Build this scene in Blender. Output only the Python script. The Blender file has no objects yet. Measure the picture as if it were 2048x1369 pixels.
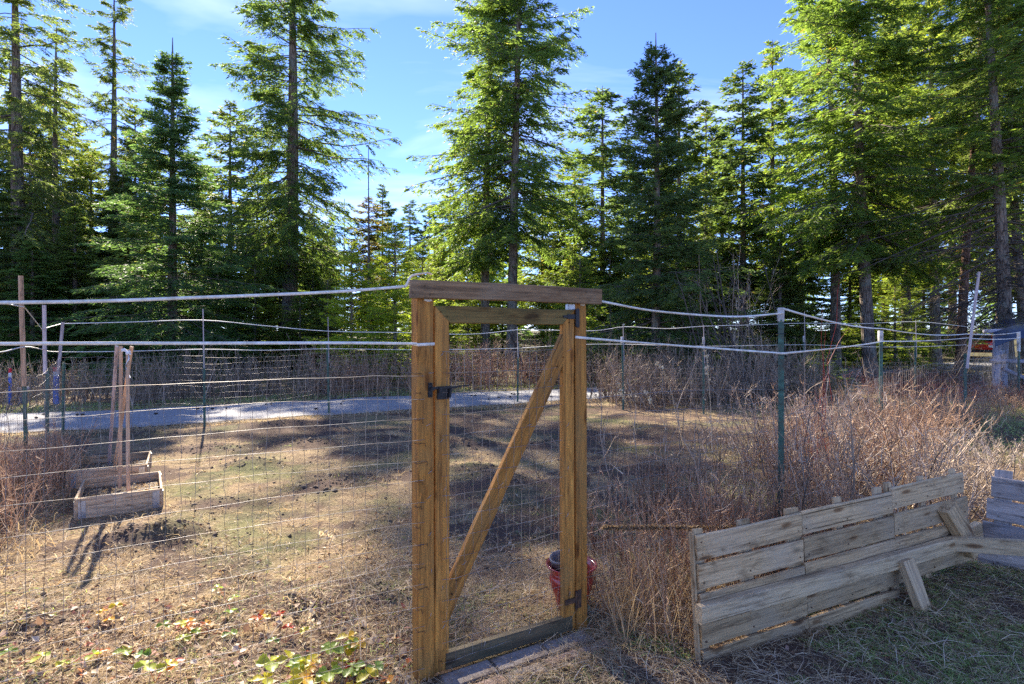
import bpy, math, random
import numpy as np
from mathutils import Vector, Matrix, Euler

random.seed(7)
RNG = np.random.default_rng(7)
SC = bpy.context.scene
COL = SC.collection

# ------------------------------------------------------------------ camera
EYE = 1.65
F = 1138.0
cam_d = bpy.data.cameras.new('camera')
cam_d.lens = 20.0
cam_d.sensor_width = 36.0
cam_d.shift_y = -0.012
cam_d.clip_start = 0.05
cam_d.clip_end = 2000
cam = bpy.data.objects.new('camera', cam_d)
cam.location = (0, 0, EYE)
cam.rotation_euler = (math.radians(90), 0, 0)
COL.objects.link(cam)
SC.camera = cam

# ------------------------------------------------------------------ light
SUN_EL = 33.5
SUN_AZ = -27.6          # degrees clockwise from +Y (negative: left of the view)
w = bpy.data.worlds.new('World')
SC.world = w
w.use_nodes = True
nt = w.node_tree
for n in list(nt.nodes):
    nt.nodes.remove(n)
out = nt.nodes.new('ShaderNodeOutputWorld')
bg = nt.nodes.new('ShaderNodeBackground')
sky = nt.nodes.new('ShaderNodeTexSky')
sky.sky_type = 'NISHITA'
sky.sun_disc = False
sky.sun_elevation = math.radians(SUN_EL)
sky.sun_rotation = math.radians(SUN_AZ)
sky.altitude = 900
sky.air_density = 0.75
sky.dust_density = 0.0
sky.ozone_density = 2.2
bg.inputs['Strength'].default_value = 0.15
tc = nt.nodes.new('ShaderNodeTexCoord')
sep = nt.nodes.new('ShaderNodeSeparateXYZ')
nt.links.new(tc.outputs['Generated'], sep.inputs[0])
def wmath(op, a, b=None):
    m = nt.nodes.new('ShaderNodeMath'); m.operation = op
    for i, v in enumerate((a, b)):
        if v is None: continue
        if isinstance(v, (int, float)): m.inputs[i].default_value = v
        else: nt.links.new(v, m.inputs[i])
    return m.outputs[0]
den = wmath('ADD', wmath('MAXIMUM', sep.outputs[2], 0.0), 0.18)
cx = wmath('DIVIDE', sep.outputs[0], den)
cy = wmath('DIVIDE', sep.outputs[1], den)
comb = nt.nodes.new('ShaderNodeCombineXYZ')
nt.links.new(wmath('MULTIPLY', cx, 0.55), comb.inputs[0])
nt.links.new(wmath('MULTIPLY', cy, 1.25), comb.inputs[1])
cn = nt.nodes.new('ShaderNodeTexNoise')
cn.inputs['Scale'].default_value = 1.3
cn.inputs['Detail'].default_value = 6
cn.inputs['Roughness'].default_value = 0.52
cn.inputs['Distortion'].default_value = 0.35
nt.links.new(comb.outputs[0], cn.inputs['Vector'])
cr = nt.nodes.new('ShaderNodeValToRGB')
cr.color_ramp.elements[0].position = 0.50
cr.color_ramp.elements[1].position = 0.78
nt.links.new(cn.outputs['Fac'], cr.inputs[0])
grade = nt.nodes.new('ShaderNodeMix'); grade.data_type = 'RGBA'; grade.blend_type = 'MULTIPLY'
grade.inputs['Factor'].default_value = 1.0
nt.links.new(sky.outputs[0], grade.inputs['A'])
grade.inputs['B'].default_value = (0.33, 0.375, 0.56, 1)
cl = nt.nodes.new('ShaderNodeMix'); cl.data_type = 'RGBA'
nt.links.new(wmath('MULTIPLY', cr.outputs[0], 0.55), cl.inputs['Factor'])
nt.links.new(grade.outputs['Result'], cl.inputs['A'])
cl.inputs['B'].default_value = (3.1, 3.3, 3.9, 1)
nt.links.new(cl.outputs['Result'], bg.inputs['Color'])
nt.links.new(bg.outputs[0], out.inputs['Surface'])

sun_d = bpy.data.lights.new('sun', 'SUN')
sun_d.energy = 4.0
sun_d.angle = math.radians(0.6)
sun_d.color = (1.0, 0.90, 0.74)
sun = bpy.data.objects.new('sun', sun_d)
el, az = math.radians(SUN_EL), math.radians(SUN_AZ)
sdir = Vector((math.sin(az)*math.cos(el), math.cos(az)*math.cos(el), math.sin(el)))
sun.rotation_euler = sdir.to_track_quat('Z', 'Y').to_euler()
sun.location = (-20, 30, 40)
COL.objects.link(sun)

SC.view_settings.view_transform = 'Standard'
SC.view_settings.look = 'None'
SC.view_settings.gamma = 1
SC.view_settings.use_curve_mapping = False
SC.view_settings.exposure = 2.22
SC.cycles.max_bounces = 12
SC.cycles.diffuse_bounces = 9
SC.cycles.transmission_bounces = 8
SC.cycles.use_denoising = False

# ------------------------------------------------------------------ helpers
def tag(o, label=None, cat=None, group=None, kind=None):
    if label: o['label'] = label
    if cat: o['category'] = cat
    if group: o['group'] = group
    if kind: o['kind'] = kind
    return o

def empty(name, loc=(0, 0, 0), rz=0, label=None, cat=None, group=None, kind=None):
    o = bpy.data.objects.new(name, None)
    o.location = loc
    o.rotation_euler = (0, 0, rz)
    o.empty_display_size = 0.2
    COL.objects.link(o)
    return tag(o, label, cat, group, kind)

def link_mesh(name, me, parent=None, mat=None):
    o = bpy.data.objects.new(name, me)
    COL.objects.link(o)
    if parent: o.parent = parent
    if mat and not me.materials: me.materials.append(mat)
    return o

def mesh_np(name, V, Fc, mat=None, tint=None, smooth=False):
    V = np.asarray(V, np.float32); Fc = np.asarray(Fc, np.int32)
    me = bpy.data.meshes.new(name)
    k = Fc.shape[1]
    me.vertices.add(len(V)); me.vertices.foreach_set('co', V.ravel())
    me.loops.add(Fc.size); me.loops.foreach_set('vertex_index', Fc.ravel())
    me.polygons.add(len(Fc))
    me.polygons.foreach_set('loop_start', np.arange(0, Fc.size, k, dtype=np.int32))
    me.polygons.foreach_set('loop_total', np.full(len(Fc), k, np.int32))
    if smooth: me.polygons.foreach_set('use_smooth', np.ones(len(Fc), bool))
    if tint is not None:
        a = me.attributes.new('tint', 'FLOAT', 'FACE')
        a.data.foreach_set('value', np.asarray(tint, np.float32))
    me.update(calc_edges=True)
    if mat: me.materials.append(mat)
    return me

def _hash(ix, iy, s):
    h = (ix.astype(np.int64)*374761393 + iy.astype(np.int64)*668265263 + s*1442695041) & 0xffffffff
    h = ((h ^ (h >> 13))*1274126177) & 0xffffffff
    return ((h ^ (h >> 16)) & 0xffff)/65535.0
def vnoise(x, y, s=0):
    x = np.asarray(x, float); y = np.asarray(y, float)
    ix = np.floor(x); iy = np.floor(y); fx = x-ix; fy = y-iy
    ux = fx*fx*(3-2*fx); uy = fy*fy*(3-2*fy)
    a = _hash(ix, iy, s); b = _hash(ix+1, iy, s); c = _hash(ix, iy+1, s); d = _hash(ix+1, iy+1, s)
    return (a*(1-ux)+b*ux)*(1-uy)+(c*(1-ux)+d*ux)*uy
def fbm(x, y, s=0, o=4):
    t = 0; a = 0.5
    for i in range(o):
        t = t+a*vnoise(x*2**i, y*2**i, s+i*17); a *= 0.5
    return t

def wx(px, Z): return (px-1024)*Z/F
def wz(py, Z): return EYE-(py-660)*Z/F

MOUNDS = []
_mr = random.Random(5)
for (px, py, r, h) in [(300,1085,.35,.10),(360,1075,.3,.07),(240,1095,.3,.07),(500,930,.45,.07),(880,885,.5,.08),
        (960,890,.4,.08),(1060,895,.45,.08),(950,940,.4,.07),(620,890,.5,.07),(700,960,.4,.05),(560,850,.6,.07),
        (860,860,.6,.06),(620,1205,.3,.05),(760,1190,.25,.04),(60,1255,.35,.06),(440,1010,.4,.05),(1150,870,.5,.07),
        (1300,860,.6,.07),(760,880,.4,.06),(300,870,.6,.05),(420,900,.5,.05),(1010,960,.3,.05),(650,980,.4,.05)]:
    Z = F*EYE/(py-660)
    MOUNDS.append((wx(px, Z), Z, r, h))
def gh(x, y):
    """ground height"""
    x = np.asarray(x, float); y = np.asarray(y, float)
    h = (fbm(x*0.7, y*0.7, 3, 3)-0.44)*0.07
    near = np.clip(1-np.hypot(x, y)/16, 0, 1)
    h = h+(fbm(x*4, y*4, 9, 3)-0.44)*0.05*near + (fbm(x*16, y*16, 12, 3)-0.44)*0.03*np.clip(near*1.6-.3, 0, 1)
    for (mx, my, r, a) in MOUNDS:
        d2 = ((x-mx)**2+((y-my)*1.2)**2)/(r*r)
        h = h+a*np.exp(-d2*2)*(0.5+fbm(x*7, y*7, 31, 3))
    # low bank behind the plank barrier, right of the gate
    d2 = ((x-2.95)/0.75)**2+((y-3.50)/0.42)**2
    h = h+0.15*np.exp(-d2)*(0.7+0.6*fbm(x*5, y*5, 44, 3))
    # keep it level under the gate
    tg = (x+0.444)*0.863+(y-2.686)*0.505
    ng = np.abs(-(x+0.444)*0.505+(y-2.686)*0.863)
    flat = np.exp(-(ng/0.35)**2)*np.clip(1.3-np.abs(tg-0.5), 0, 1)
    h = h*(1-np.clip(flat, 0, 1)) + (-0.02)*np.clip(flat, 0, 1)
    # the road bed
    return h

# ---- road centre line
ROADC = np.array([(-30, 6.0), (-20, 8.2), (-12, 9.6), (-8.4, 10.4), (-5.5, 11.6), (-2.2, 13.2), (0.6, 14.4), (4, 15.8), (8, 18.5), (13, 22.5), (19, 26), (28, 29), (45, 31)], float)
def catmull(P, n=12):
    P = np.asarray(P, float)
    Q = np.vstack([2*P[0]-P[1], P, 2*P[-1]-P[-2]])
    res = []
    for i in range(1, len(Q)-2):
        for t in np.linspace(0, 1, n, endpoint=False):
            res.append(0.5*((2*Q[i])+(-Q[i-1]+Q[i+1])*t+(2*Q[i-1]-5*Q[i]+4*Q[i+1]-Q[i+2])*t*t+(-Q[i-1]+3*Q[i]-3*Q[i+1]+Q[i+2])*t**3))
    res.append(Q[-2])
    return np.array(res)
RC = catmull(ROADC, 10)
def road_dist(x, y):
    x = np.asarray(x, float).ravel(); y = np.asarray(y, float).ravel()
    best = np.full(x.shape, 1e9); side = np.zeros(x.shape)
    for i in range(len(RC)-1):
        ax, ay = RC[i]; bx_, by_ = RC[i+1]
        dx, dy = bx_-ax, by_-ay; L2 = dx*dx+dy*dy
        t = np.clip(((x-ax)*dx+(y-ay)*dy)/L2, 0, 1)
        d = np.hypot(x-ax-t*dx, y-ay-t*dy)
        s = np.sign((y-ay)*dx-(x-ax)*dy)
        m = d < best
        best = np.where(m, d, best); side = np.where(m, s, side)
    return best, side       # side > 0: beyond the road
RHALF = 1.25
_gh0 = gh
def gh(x, y):
    sh = np.shape(x)
    h = _gh0(x, y)
    d, s = road_dist(x, y)
    k = np.clip((d-RHALF)/0.7, 0, 1).reshape(sh)
    return h*k + (-0.03)*(1-k)
def g1(x, y): return float(gh(np.array([x]), np.array([y]))[0])

def soilmask(x, y):
    S = np.clip((fbm(x*0.9, y*1.5, 150, 4)+0.5*(fbm(x*6, y*6, 151, 3)-0.44)-0.455)/0.09, 0, 1)
    for (mx, my, r, a) in MOUNDS:
        d2 = ((x-mx)**2+((y-my)*1.3)**2)/(r*r)
        S = np.maximum(S, np.clip(1.6*np.exp(-d2*1.8)*(0.4+1.2*fbm(x*8, y*8, 77, 3)), 0, 1))
    return S
# ------------------------------------------------------------------ materials
def nodes_of(name):
    m = bpy.data.materials.new(name); m.use_nodes = True
    t = m.node_tree
    for n in list(t.nodes): t.nodes.remove(n)
    o = t.nodes.new('ShaderNodeOutputMaterial')
    return m, t, o
def N(t, typ, **kw):
    n = t.nodes.new(typ)
    for k, v in kw.items():
        if k in n.inputs.keys(): n.inputs[k].default_value = v
        else: setattr(n, k, v)
    return n
def ramp(t, fac, stops, interp='LINEAR'):
    r = t.nodes.new('ShaderNodeValToRGB'); r.color_ramp.interpolation = interp
    e = r.color_ramp.elements
    while len(e) < len(stops): e.new(0.5)
    for i, (p, c) in enumerate(stops):
        e[i].position = p; e[i].color = (c[0], c[1], c[2], 1)
    t.links.new(fac, r.inputs[0]); return r.outputs[0]
def mixc(t, fac, a, b, mode='MIX'):
    m = t.nodes.new('ShaderNodeMix'); m.data_type = 'RGBA'; m.blend_type = mode
    for s, v in (('Factor', fac), ('A', a), ('B', b)):
        if isinstance(v, (int, float)): m.inputs[s].default_value = v
        elif isinstance(v, tuple): m.inputs[s].default_value = (v[0], v[1], v[2], 1)
        else: t.links.new(v, m.inputs[s])
    return m.outputs['Result']
def mth(t, op, a, b=None):
    m = t.nodes.new('ShaderNodeMath'); m.operation = op
    for i, v in enumerate((a, b)):
        if v is None: continue
        if isinstance(v, (int, float)): m.inputs[i].default_value = v
        else: t.links.new(v, m.inputs[i])
    return m.outputs[0]
def noise(t, vec, scale, detail=4, rough=0.55, dist=0):
    n = t.nodes.new('ShaderNodeTexNoise')
    n.inputs['Scale'].default_value = scale; n.inputs['Detail'].default_value = detail
    n.inputs['Roughness'].default_value = rough; n.inputs['Distortion'].default_value = dist
    if vec is not None: t.links.new(vec, n.inputs['Vector'])
    return n.outputs['Fac']
def bsdf(t, o, col, rough=0.8, metal=0, spec=0.3, bump=None, bstr=0.3, bdist=0.01):
    p = t.nodes.new('ShaderNodeBsdfPrincipled')
    if isinstance(col, tuple): p.inputs['Base Color'].default_value = (*col, 1)
    else: t.links.new(col, p.inputs['Base Color'])
    if isinstance(rough, (int, float)): p.inputs['Roughness'].default_value = rough
    else: t.links.new(rough, p.inputs['Roughness'])
    p.inputs['Metallic'].default_value = metal
    p.inputs['Specular IOR Level'].default_value = spec
    if bump is not None:
        b = t.nodes.new('ShaderNodeBump'); b.inputs['Strength'].default_value = bstr; b.inputs['Distance'].default_value = bdist
        t.links.new(bump, b.inputs['Height']); t.links.new(b.outputs[0], p.inputs['Normal'])
    t.links.new(p.outputs[0], o.inputs['Surface'])
    return p

def mat_wood(name, light, mid, dark, stain=None, stain_amt=0.5, knots=0.6, bstr=0.5, grain=1.0):
    """grain runs along local X of the board"""
    m, t, o = nodes_of(name)
    tc = N(t, 'ShaderNodeTexCoord'); oi = N(t, 'ShaderNodeObjectInfo')
    mp = N(t, 'ShaderNodeMapping'); t.links.new(tc.outputs['Object'], mp.inputs['Vector'])
    off = N(t, 'ShaderNodeCombineXYZ')
    t.links.new(mth(t, 'MULTIPLY', oi.outputs['Random'], 37.0), off.inputs[0])
    t.links.new(mth(t, 'MULTIPLY', oi.outputs['Random'], 11.0), off.inputs[1])
    t.links.new(mth(t, 'MULTIPLY', oi.outputs['Random'], 23.0), off.inputs[2])
    t.links.new(off.outputs[0], mp.inputs['Location'])
    vec = mp.outputs[0]
    mp2 = N(t, 'ShaderNodeMapping'); mp2.inputs['Scale'].default_value = (1.6, 42*grain, 42*grain)
    t.links.new(vec, mp2.inputs['Vector'])
    g1_ = noise(t, mp2.outputs[0], 1.3, 6, 0.62, 0.7)
    mp3 = N(t, 'ShaderNodeMapping'); mp3.inputs['Scale'].default_value = (7, 210, 210)
    t.links.new(vec, mp3.inputs['Vector'])
    g2_ = noise(t, mp3.outputs[0], 1.5, 3, 0.6, 0.3)
    col = ramp(t, g1_, [(0.28, dark), (0.5, mid), (0.74, light)])
    fine = ramp(t, g2_, [(0.3, (0.45, 0.42, 0.4)), (0.52, (1, 1, 1)), (0.75, (1.15, 1.12, 1.08))])
    col = mixc(t, 0.75, col, fine, 'MULTIPLY')
    big = noise(t, vec, 3.2, 4, 0.6, 0.5)
    if stain:
        col = mixc(t, mth(t, 'MULTIPLY', ramp(t, big, [(0.45, (0, 0, 0)), (0.68, (1, 1, 1))]), stain_amt), col, stain)
    # dark weather stains
    mps = N(t, 'ShaderNodeMapping'); mps.inputs['Scale'].default_value = (2.2, 9, 9); t.links.new(vec, mps.inputs['Vector'])
    st = ramp(t, noise(t, mps.outputs[0], 1.7, 5, 0.7, 0.8), [(0.30, (0.28, 0.25, 0.22)), (0.47, (1, 1, 1))])
    col = mixc(t, 0.8, col, st, 'MULTIPLY')
    # knots
    mpk = N(t, 'ShaderNodeMapping'); mpk.inputs['Scale'].default_value = (3.4, 11, 11); t.links.new(vec, mpk.inputs['Vector'])
    v = N(t, 'ShaderNodeTexVoronoi'); v.inputs['Scale'].default_value = 1.0; t.links.new(mpk.outputs[0], v.inputs['Vector'])
    kn = ramp(t, v.outputs['Distance'], [(0.06, (0.20, 0.12, 0.08)), (0.13, (0.45, 0.33, 0.25)), (0.17, (0.85, 0.8, 0.75)), (0.24, (1, 1, 1))])
    col = mixc(t, knots, col, kn, 'MULTIPLY')
    mpc = N(t, 'ShaderNodeMapping'); mpc.inputs['Scale'].default_value = (0.9, 75, 75); t.links.new(vec, mpc.inputs['Vector'])
    cr_ = ramp(t, noise(t, mpc.outputs[0], 1.0, 2, 0.5, 0.2), [(0.27, (0.22, 0.19, 0.16)), (0.315, (1, 1, 1))])
    col = mixc(t, 0.9, col, cr_, 'MULTIPLY')
    hsv = N(t, 'ShaderNodeHueSaturation'); t.links.new(col, hsv.inputs['Color'])
    t.links.new(mth(t, 'ADD', mth(t, 'MULTIPLY', oi.outputs['Random'], 0.4), 0.8), hsv.inputs['Value'])
    bh = mth(t, 'ADD', mth(t, 'MULTIPLY', g1_, 0.5), g2_)
    bsdf(t, o, hsv.outputs[0], 0.78, spec=0.25, bump=bh, bstr=bstr, bdist=0.004)
    return m

def mat_tint(name, stops, rough=0.8, trans=0.0, tcol=None, objcol=False, spec=0.2, varied=0.0, tboost=1.0):
    """colour from the per-face attribute 'tint'; optional translucency"""
    m, t, o = nodes_of(name)
    a = N(t, 'ShaderNodeAttribute'); a.attribute_name = 'tint'
    col = ramp(t, a.outputs['Fac'], stops)
    if objcol:
        oi = N(t, 'ShaderNodeObjectInfo')
        col = mixc(t, 1.0, col, oi.outputs['Color'], 'MULTIPLY')
    p = bsdf(t, o, col, rough, spec=spec)
    if trans > 0:
        tr = N(t, 'ShaderNodeBsdfTranslucent')
        c2 = mixc(t, 1.0, col, tcol or (1, 1, 1), 'MULTIPLY')
        t.links.new(c2, tr.inputs['Color'])
        mx = N(t, 'ShaderNodeMixShader'); mx.inputs[0].default_value = trans
        t.links.new(p.outputs[0], mx.inputs[1]); t.links.new(tr.outputs[0], mx.inputs[2])
        t.links.new(mx.outputs[0], o.inputs['Surface'])
    return m

def mat_plain(name, col, rough=0.6, metal=0, spec=0.4, nscale=30, namt=0.35, bstr=0.2, dirt=None):
    m, t, o = nodes_of(name)
    tc = N(t, 'ShaderNodeTexCoord')
    n = noise(t, tc.outputs['Object'], nscale, 5, 0.6)
    k = 1-namt
    c = ramp(t, n, [(0.3, tuple(x*k for x in col)), (0.65, tuple(min(1, x*(1+namt*0.5)) for x in col))])
    if dirt:
        d = noise(t, tc.outputs['Object'], nscale*0.3, 5, 0.7)
        c = mixc(t, ramp(t, d, [(0.45, (0, 0, 0)), (0.65, (1, 1, 1))]), c, dirt)
    bsdf(t, o, c, rough, metal, spec, bump=n, bstr=bstr, bdist=0.003)
    return m

M = {}
M['gate'] = mat_wood('amber_stained_lumber', (0.60, 0.29, 0.06), (0.42, 0.19, 0.04), (0.16, 0.07, 0.02), stain=(0.24, 0.15, 0.055), stain_amt=0.6, knots=0.75)
M['gate_red'] = mat_wood('reddish_stained_lumber', (0.50, 0.20, 0.07), (0.36, 0.13, 0.04), (0.18, 0.075, 0.03), stain=(0.30, 0.19, 0.08), stain_amt=0.4)
M['beam'] = mat_wood('weathered_brown_lumber', (0.36, 0.24, 0.13), (0.24, 0.15, 0.075), (0.07, 0.045, 0.028), stain=(0.30, 0.24, 0.16), stain_amt=0.5, knots=0.9)
M['sill'] = mat_wood('damp_dark_lumber', (0.22, 0.17, 0.10), (0.14, 0.105, 0.06), (0.05, 0.042, 0.03), stain=(0.08, 0.09, 0.05), stain_amt=0.5)
M['rail'] = mat_wood('mossy_treated_lumber', (0.33, 0.22, 0.07), (0.22, 0.14, 0.045), (0.10, 0.07, 0.025), stain=(0.16, 0.15, 0.05), stain_amt=0.6)
M['plank'] = mat_wood('weathered_grey_plank', (0.72, 0.52, 0.29), (0.55, 0.385, 0.205), (0.20, 0.13, 0.07), stain=(0.46, 0.36, 0.24), stain_amt=0.6, knots=0.85)
M['rail_wood'] = mat_wood('brightened_sawn_rail', (0.80, 0.62, 0.38), (0.66, 0.49, 0.28), (0.26, 0.18, 0.10), stain=(0.50, 0.42, 0.30), stain_amt=0.4, knots=0.85)  # brighter than the planks: the rail's light contrast is put into its colour
M['plank_cool'] = mat_wood('shade_tinted_plank', (0.66, 0.56, 0.48), (0.50, 0.42, 0.36), (0.20, 0.16, 0.14), stain=(0.46, 0.42, 0.40), stain_amt=0.6)  # cooler copy of the plank wood, skylit shade painted into the colour
M['bed'] = mat_wood('raised_bed_pine', (0.70, 0.52, 0.33), (0.55, 0.38, 0.22), (0.22, 0.15, 0.09), stain=(0.42, 0.37, 0.30), stain_amt=0.4)
M['stake'] = mat_wood('pale_lath', (0.66, 0.47, 0.30), (0.55, 0.36, 0.22), (0.34, 0.21, 0.12), knots=0.2)
M['oldstake'] = mat_wood('greyed_lath', (0.60, 0.52, 0.50), (0.50, 0.42, 0.40), (0.32, 0.26, 0.25), knots=0.2)
M['tape'] = mat_plain('white_fence_tape', (0.78, 0.77, 0.70), 0.55, nscale=60, namt=0.22, dirt=(0.55, 0.52, 0.42))
M['wire'] = mat_plain('galvanised_wire', (0.32, 0.30, 0.28), 0.5, metal=0.45, nscale=25, namt=0.5, dirt=(0.16, 0.11, 0.08))
M['tpost'] = mat_plain('green_painted_steel', (0.045, 0.13, 0.095), 0.5, nscale=20, namt=0.5, dirt=(0.06, 0.045, 0.03))
M['tpostwhite'] = mat_plain('white_painted_steel', (0.62, 0.62, 0.60), 0.5, nscale=20, namt=0.4, dirt=(0.3, 0.27, 0.22))
M['black'] = mat_plain('black_iron', (0.016, 0.016, 0.018), 0.42, metal=0.2, nscale=60, namt=0.4)
M['rust'] = mat_plain('rusty_hinge_iron', (0.06, 0.035, 0.025), 0.75, nscale=60, namt=0.6, dirt=(0.16, 0.08, 0.04))
M['zinc'] = mat_plain('zinc_plate', (0.40, 0.41, 0.42), 0.4, metal=0.7, nscale=40, namt=0.3)
M['pot'] = mat_plain('red_glaze', (0.34, 0.025, 0.022), 0.22, spec=0.6, nscale=9, namt=0.4, bstr=0.05, dirt=(0.26, 0.06, 0.05))
M['greypot'] = mat_plain('grey_plastic', (0.16, 0.17, 0.19), 0.5, nscale=20, namt=0.2)
M['bluepost'] = mat_plain('blue_plastic', (0.012, 0.13, 0.62), 0.4, nscale=20, namt=0.15, bstr=0.05)
M['redcap'] = mat_plain('red_plastic', (0.60, 0.02, 0.04), 0.4, nscale=20, namt=0.1, bstr=0.05)
M['whiteband'] = mat_plain('white_plastic', (0.78, 0.78, 0.80), 0.4, nscale=20, namt=0.1, bstr=0.05)
M['bluebox'] = mat_plain('slate_blue_enamel', (0.10, 0.15, 0.24), 0.5, nscale=10, namt=0.2)
M['palebox'] = mat_plain('pale_blue_enamel', (0.42, 0.52, 0.72), 0.5, nscale=10, namt=0.2)
M['tarp'] = mat_plain('dark_blue_tarp', (0.022, 0.035, 0.075), 0.25, spec=0.6, nscale=4, namt=0.5, bstr=0.6)
M['log'] = mat_wood('bluegrey_log', (0.50, 0.50, 0.56), (0.36, 0.36, 0.42), (0.14, 0.14, 0.17))
M['carred'] = mat_plain('red_car_paint', (0.55, 0.02, 0.02), 0.25, spec=0.6, nscale=3, namt=0.1, bstr=0)
M['glass'] = mat_plain('dark_window_glass', (0.02, 0.025, 0.035), 0.08, spec=0.8, nscale=3, namt=0.1, bstr=0)
M['rubber'] = mat_plain('black_rubber', (0.02, 0.02, 0.02), 0.8, nscale=20, namt=0.2)
M['cloth'] = mat_plain('white_rag', (0.75, 0.74, 0.72), 0.9, nscale=30, namt=0.15)
M['soil'] = mat_plain('dark_potting_soil', (0.11, 0.076, 0.054), 0.95, nscale=40, namt=0.6, bstr=0.8, dirt=(0.17, 0.13, 0.08))
M['twine'] = mat_plain('green_twine', (0.02, 0.22, 0.18), 0.6, nscale=30, namt=0.2)
M['paver_grey'] = mat_plain('grey_concrete_paver', (0.27, 0.23, 0.20), 0.85, nscale=22, namt=0.4, bstr=0.4, dirt=(0.13, 0.095, 0.07))
M['paver_pink'] = mat_plain('pinkish_concrete_paver', (0.36, 0.255, 0.215), 0.85, nscale=22, namt=0.35, bstr=0.4, dirt=(0.20, 0.14, 0.11))

def mat_bark(name, c1, c2, c3, lichen=None):
    m, t, o = nodes_of(name)
    tc = N(t, 'ShaderNodeTexCoord')
    mp = N(t, 'ShaderNodeMapping'); mp.inputs['Scale'].default_value = (9, 9, 1.6); t.links.new(tc.outputs['Object'], mp.inputs['Vector'])
    v = N(t, 'ShaderNodeTexVoronoi'); v.feature = 'DISTANCE_TO_EDGE'; v.inputs['Scale'].default_value = 1.6
    t.links.new(mp.outputs[0], v.inputs['Vector'])
    n = noise(t, mp.outputs[0], 2.0, 6, 0.65, 0.8)
    h = mth(t, 'ADD', mth(t, 'MINIMUM', v.outputs['Distance'], 0.25), mth(t, 'MULTIPLY', n, 0.5))
    col = ramp(t, h, [(0.22, c3), (0.42, c2), (0.62, c1)])
    if lichen:
        l = noise(t, tc.outputs['Object'], 2.5, 5, 0.7)
        col = mixc(t, mth(t, 'MULTIPLY', ramp(t, l, [(0.5, (0, 0, 0)), (0.62, (1, 1, 1))]), 0.6), col, lichen)
    bsdf(t, o, col, 0.92, spec=0.15, bump=h, bstr=0.9, bdist=0.04)
    return m
M['bark'] = mat_bark('furrowed_fir_bark', (0.34, 0.27, 0.21), (0.22, 0.17, 0.13), (0.06, 0.045, 0.035), lichen=(0.26, 0.27, 0.22))
M['bark_red'] = mat_bark('reddish_pine_bark', (0.36, 0.22, 0.15), (0.25, 0.145, 0.10), (0.08, 0.05, 0.035))
M['deadwood'] = mat_bark('grey_dead_wood', (0.26, 0.23, 0.20), (0.18, 0.155, 0.135), (0.08, 0.07, 0.06))
NEED = [(0.0, (0.050, 0.078, 0.035)), (0.35, (0.075, 0.115, 0.045)), (0.7, (0.105, 0.155, 0.055)), (0.93, (0.15, 0.20, 0.07)), (1.0, (0.16, 0.11, 0.05))]
M['needles'] = mat_tint('fir_needles', NEED, 0.55, trans=0.60, tcol=(2.2, 2.1, 1.1), objcol=True, spec=0.35)
M['twigwood'] = mat_plain('fir_limb_bark', (0.12, 0.095, 0.075), 0.9, nscale=6, namt=0.5)

def mat_ground():
    m, t, o = nodes_of('garden_soil_and_thatch')
    tc = N(t, 'ShaderNodeTexCoord'); g = N(t, 'ShaderNodeNewGeometry')
    pos = g.outputs['Position']
    n1 = noise(t, pos, 0.9, 6, 0.65, 0.4)
    n2 = noise(t, pos, 7, 6, 0.7, 0.5)
    n3 = noise(t, pos, 45, 5, 0.7)
    n4 = noise(t, pos, 160, 3, 0.6)
    soil = ramp(t, n3, [(0.3, (0.07, 0.046, 0.034)), (0.55, (0.19, 0.125, 0.088)), (0.75, (0.32, 0.22, 0.155))])
    straw = ramp(t, n3, [(0.3, (0.16, 0.105, 0.058)), (0.5, (0.33, 0.235, 0.13)), (0.7, (0.50, 0.38, 0.22))])
    k = mth(t, 'ADD', mth(t, 'MULTIPLY', n1, 0.55), mth(t, 'MULTIPLY', n2, 0.6))
    col = mixc(t, ramp(t, k, [(0.47, (0, 0, 0)), (0.63, (1, 1, 1))]), soil, straw)
    green = ramp(t, n3, [(0.3, (0.07, 0.09, 0.03)), (0.7, (0.22, 0.25, 0.09))])
    at = N(t, 'ShaderNodeAttribute'); at.attribute_name = 'soil'
    n6 = mth(t, 'ADD', at.outputs['Fac'], mth(t, 'MULTIPLY', mth(t, 'SUBTRACT', n2, 0.5), 0.9))
    col = mixc(t, mth(t, 'MULTIPLY', ramp(t, n6, [(0.35, (0, 0, 0)), (0.65, (1, 1, 1))]), 0.9), col, ramp(t, n4, [(0.3, (0.05, 0.034, 0.027)), (0.7, (0.19, 0.125, 0.095))]))
    n5 = noise(t, pos, 0.55, 5, 0.65, 0.2)
    col = mixc(t, mth(t, 'MULTIPLY', ramp(t, n5, [(0.50, (0, 0, 0)), (0.62, (1, 1, 1))]), 0.6), col, green)
    sp = N(t, 'ShaderNodeSeparateXYZ'); t.links.new(pos, sp.inputs[0])
    far = mth(t, 'SUBTRACT', sp.outputs[1], mth(t, 'MULTIPLY', mth(t, 'ABSOLUTE', sp.outputs[0]), 0.0))
    duff = ramp(t, n2, [(0.3, (0.05, 0.04, 0.025)), (0.5, (0.12, 0.10, 0.05)), (0.7, (0.10, 0.13, 0.045))])
    mr = N(t, 'ShaderNodeMapRange'); mr.inputs['From Min'].default_value = 15; mr.inputs['From Max'].default_value = 18
    t.links.new(far, mr.inputs['Value'])
    col = mixc(t, mr.outputs[0], col, duff)
    h = mth(t, 'ADD', mth(t, 'MULTIPLY', n3, 1.0), mth(t, 'MULTIPLY', n4, 0.5))
    bsdf(t, o, col, 0.95, spec=0.1, bump=h, bstr=0.9, bdist=0.03)
    return m
M['ground'] = mat_ground()
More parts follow.
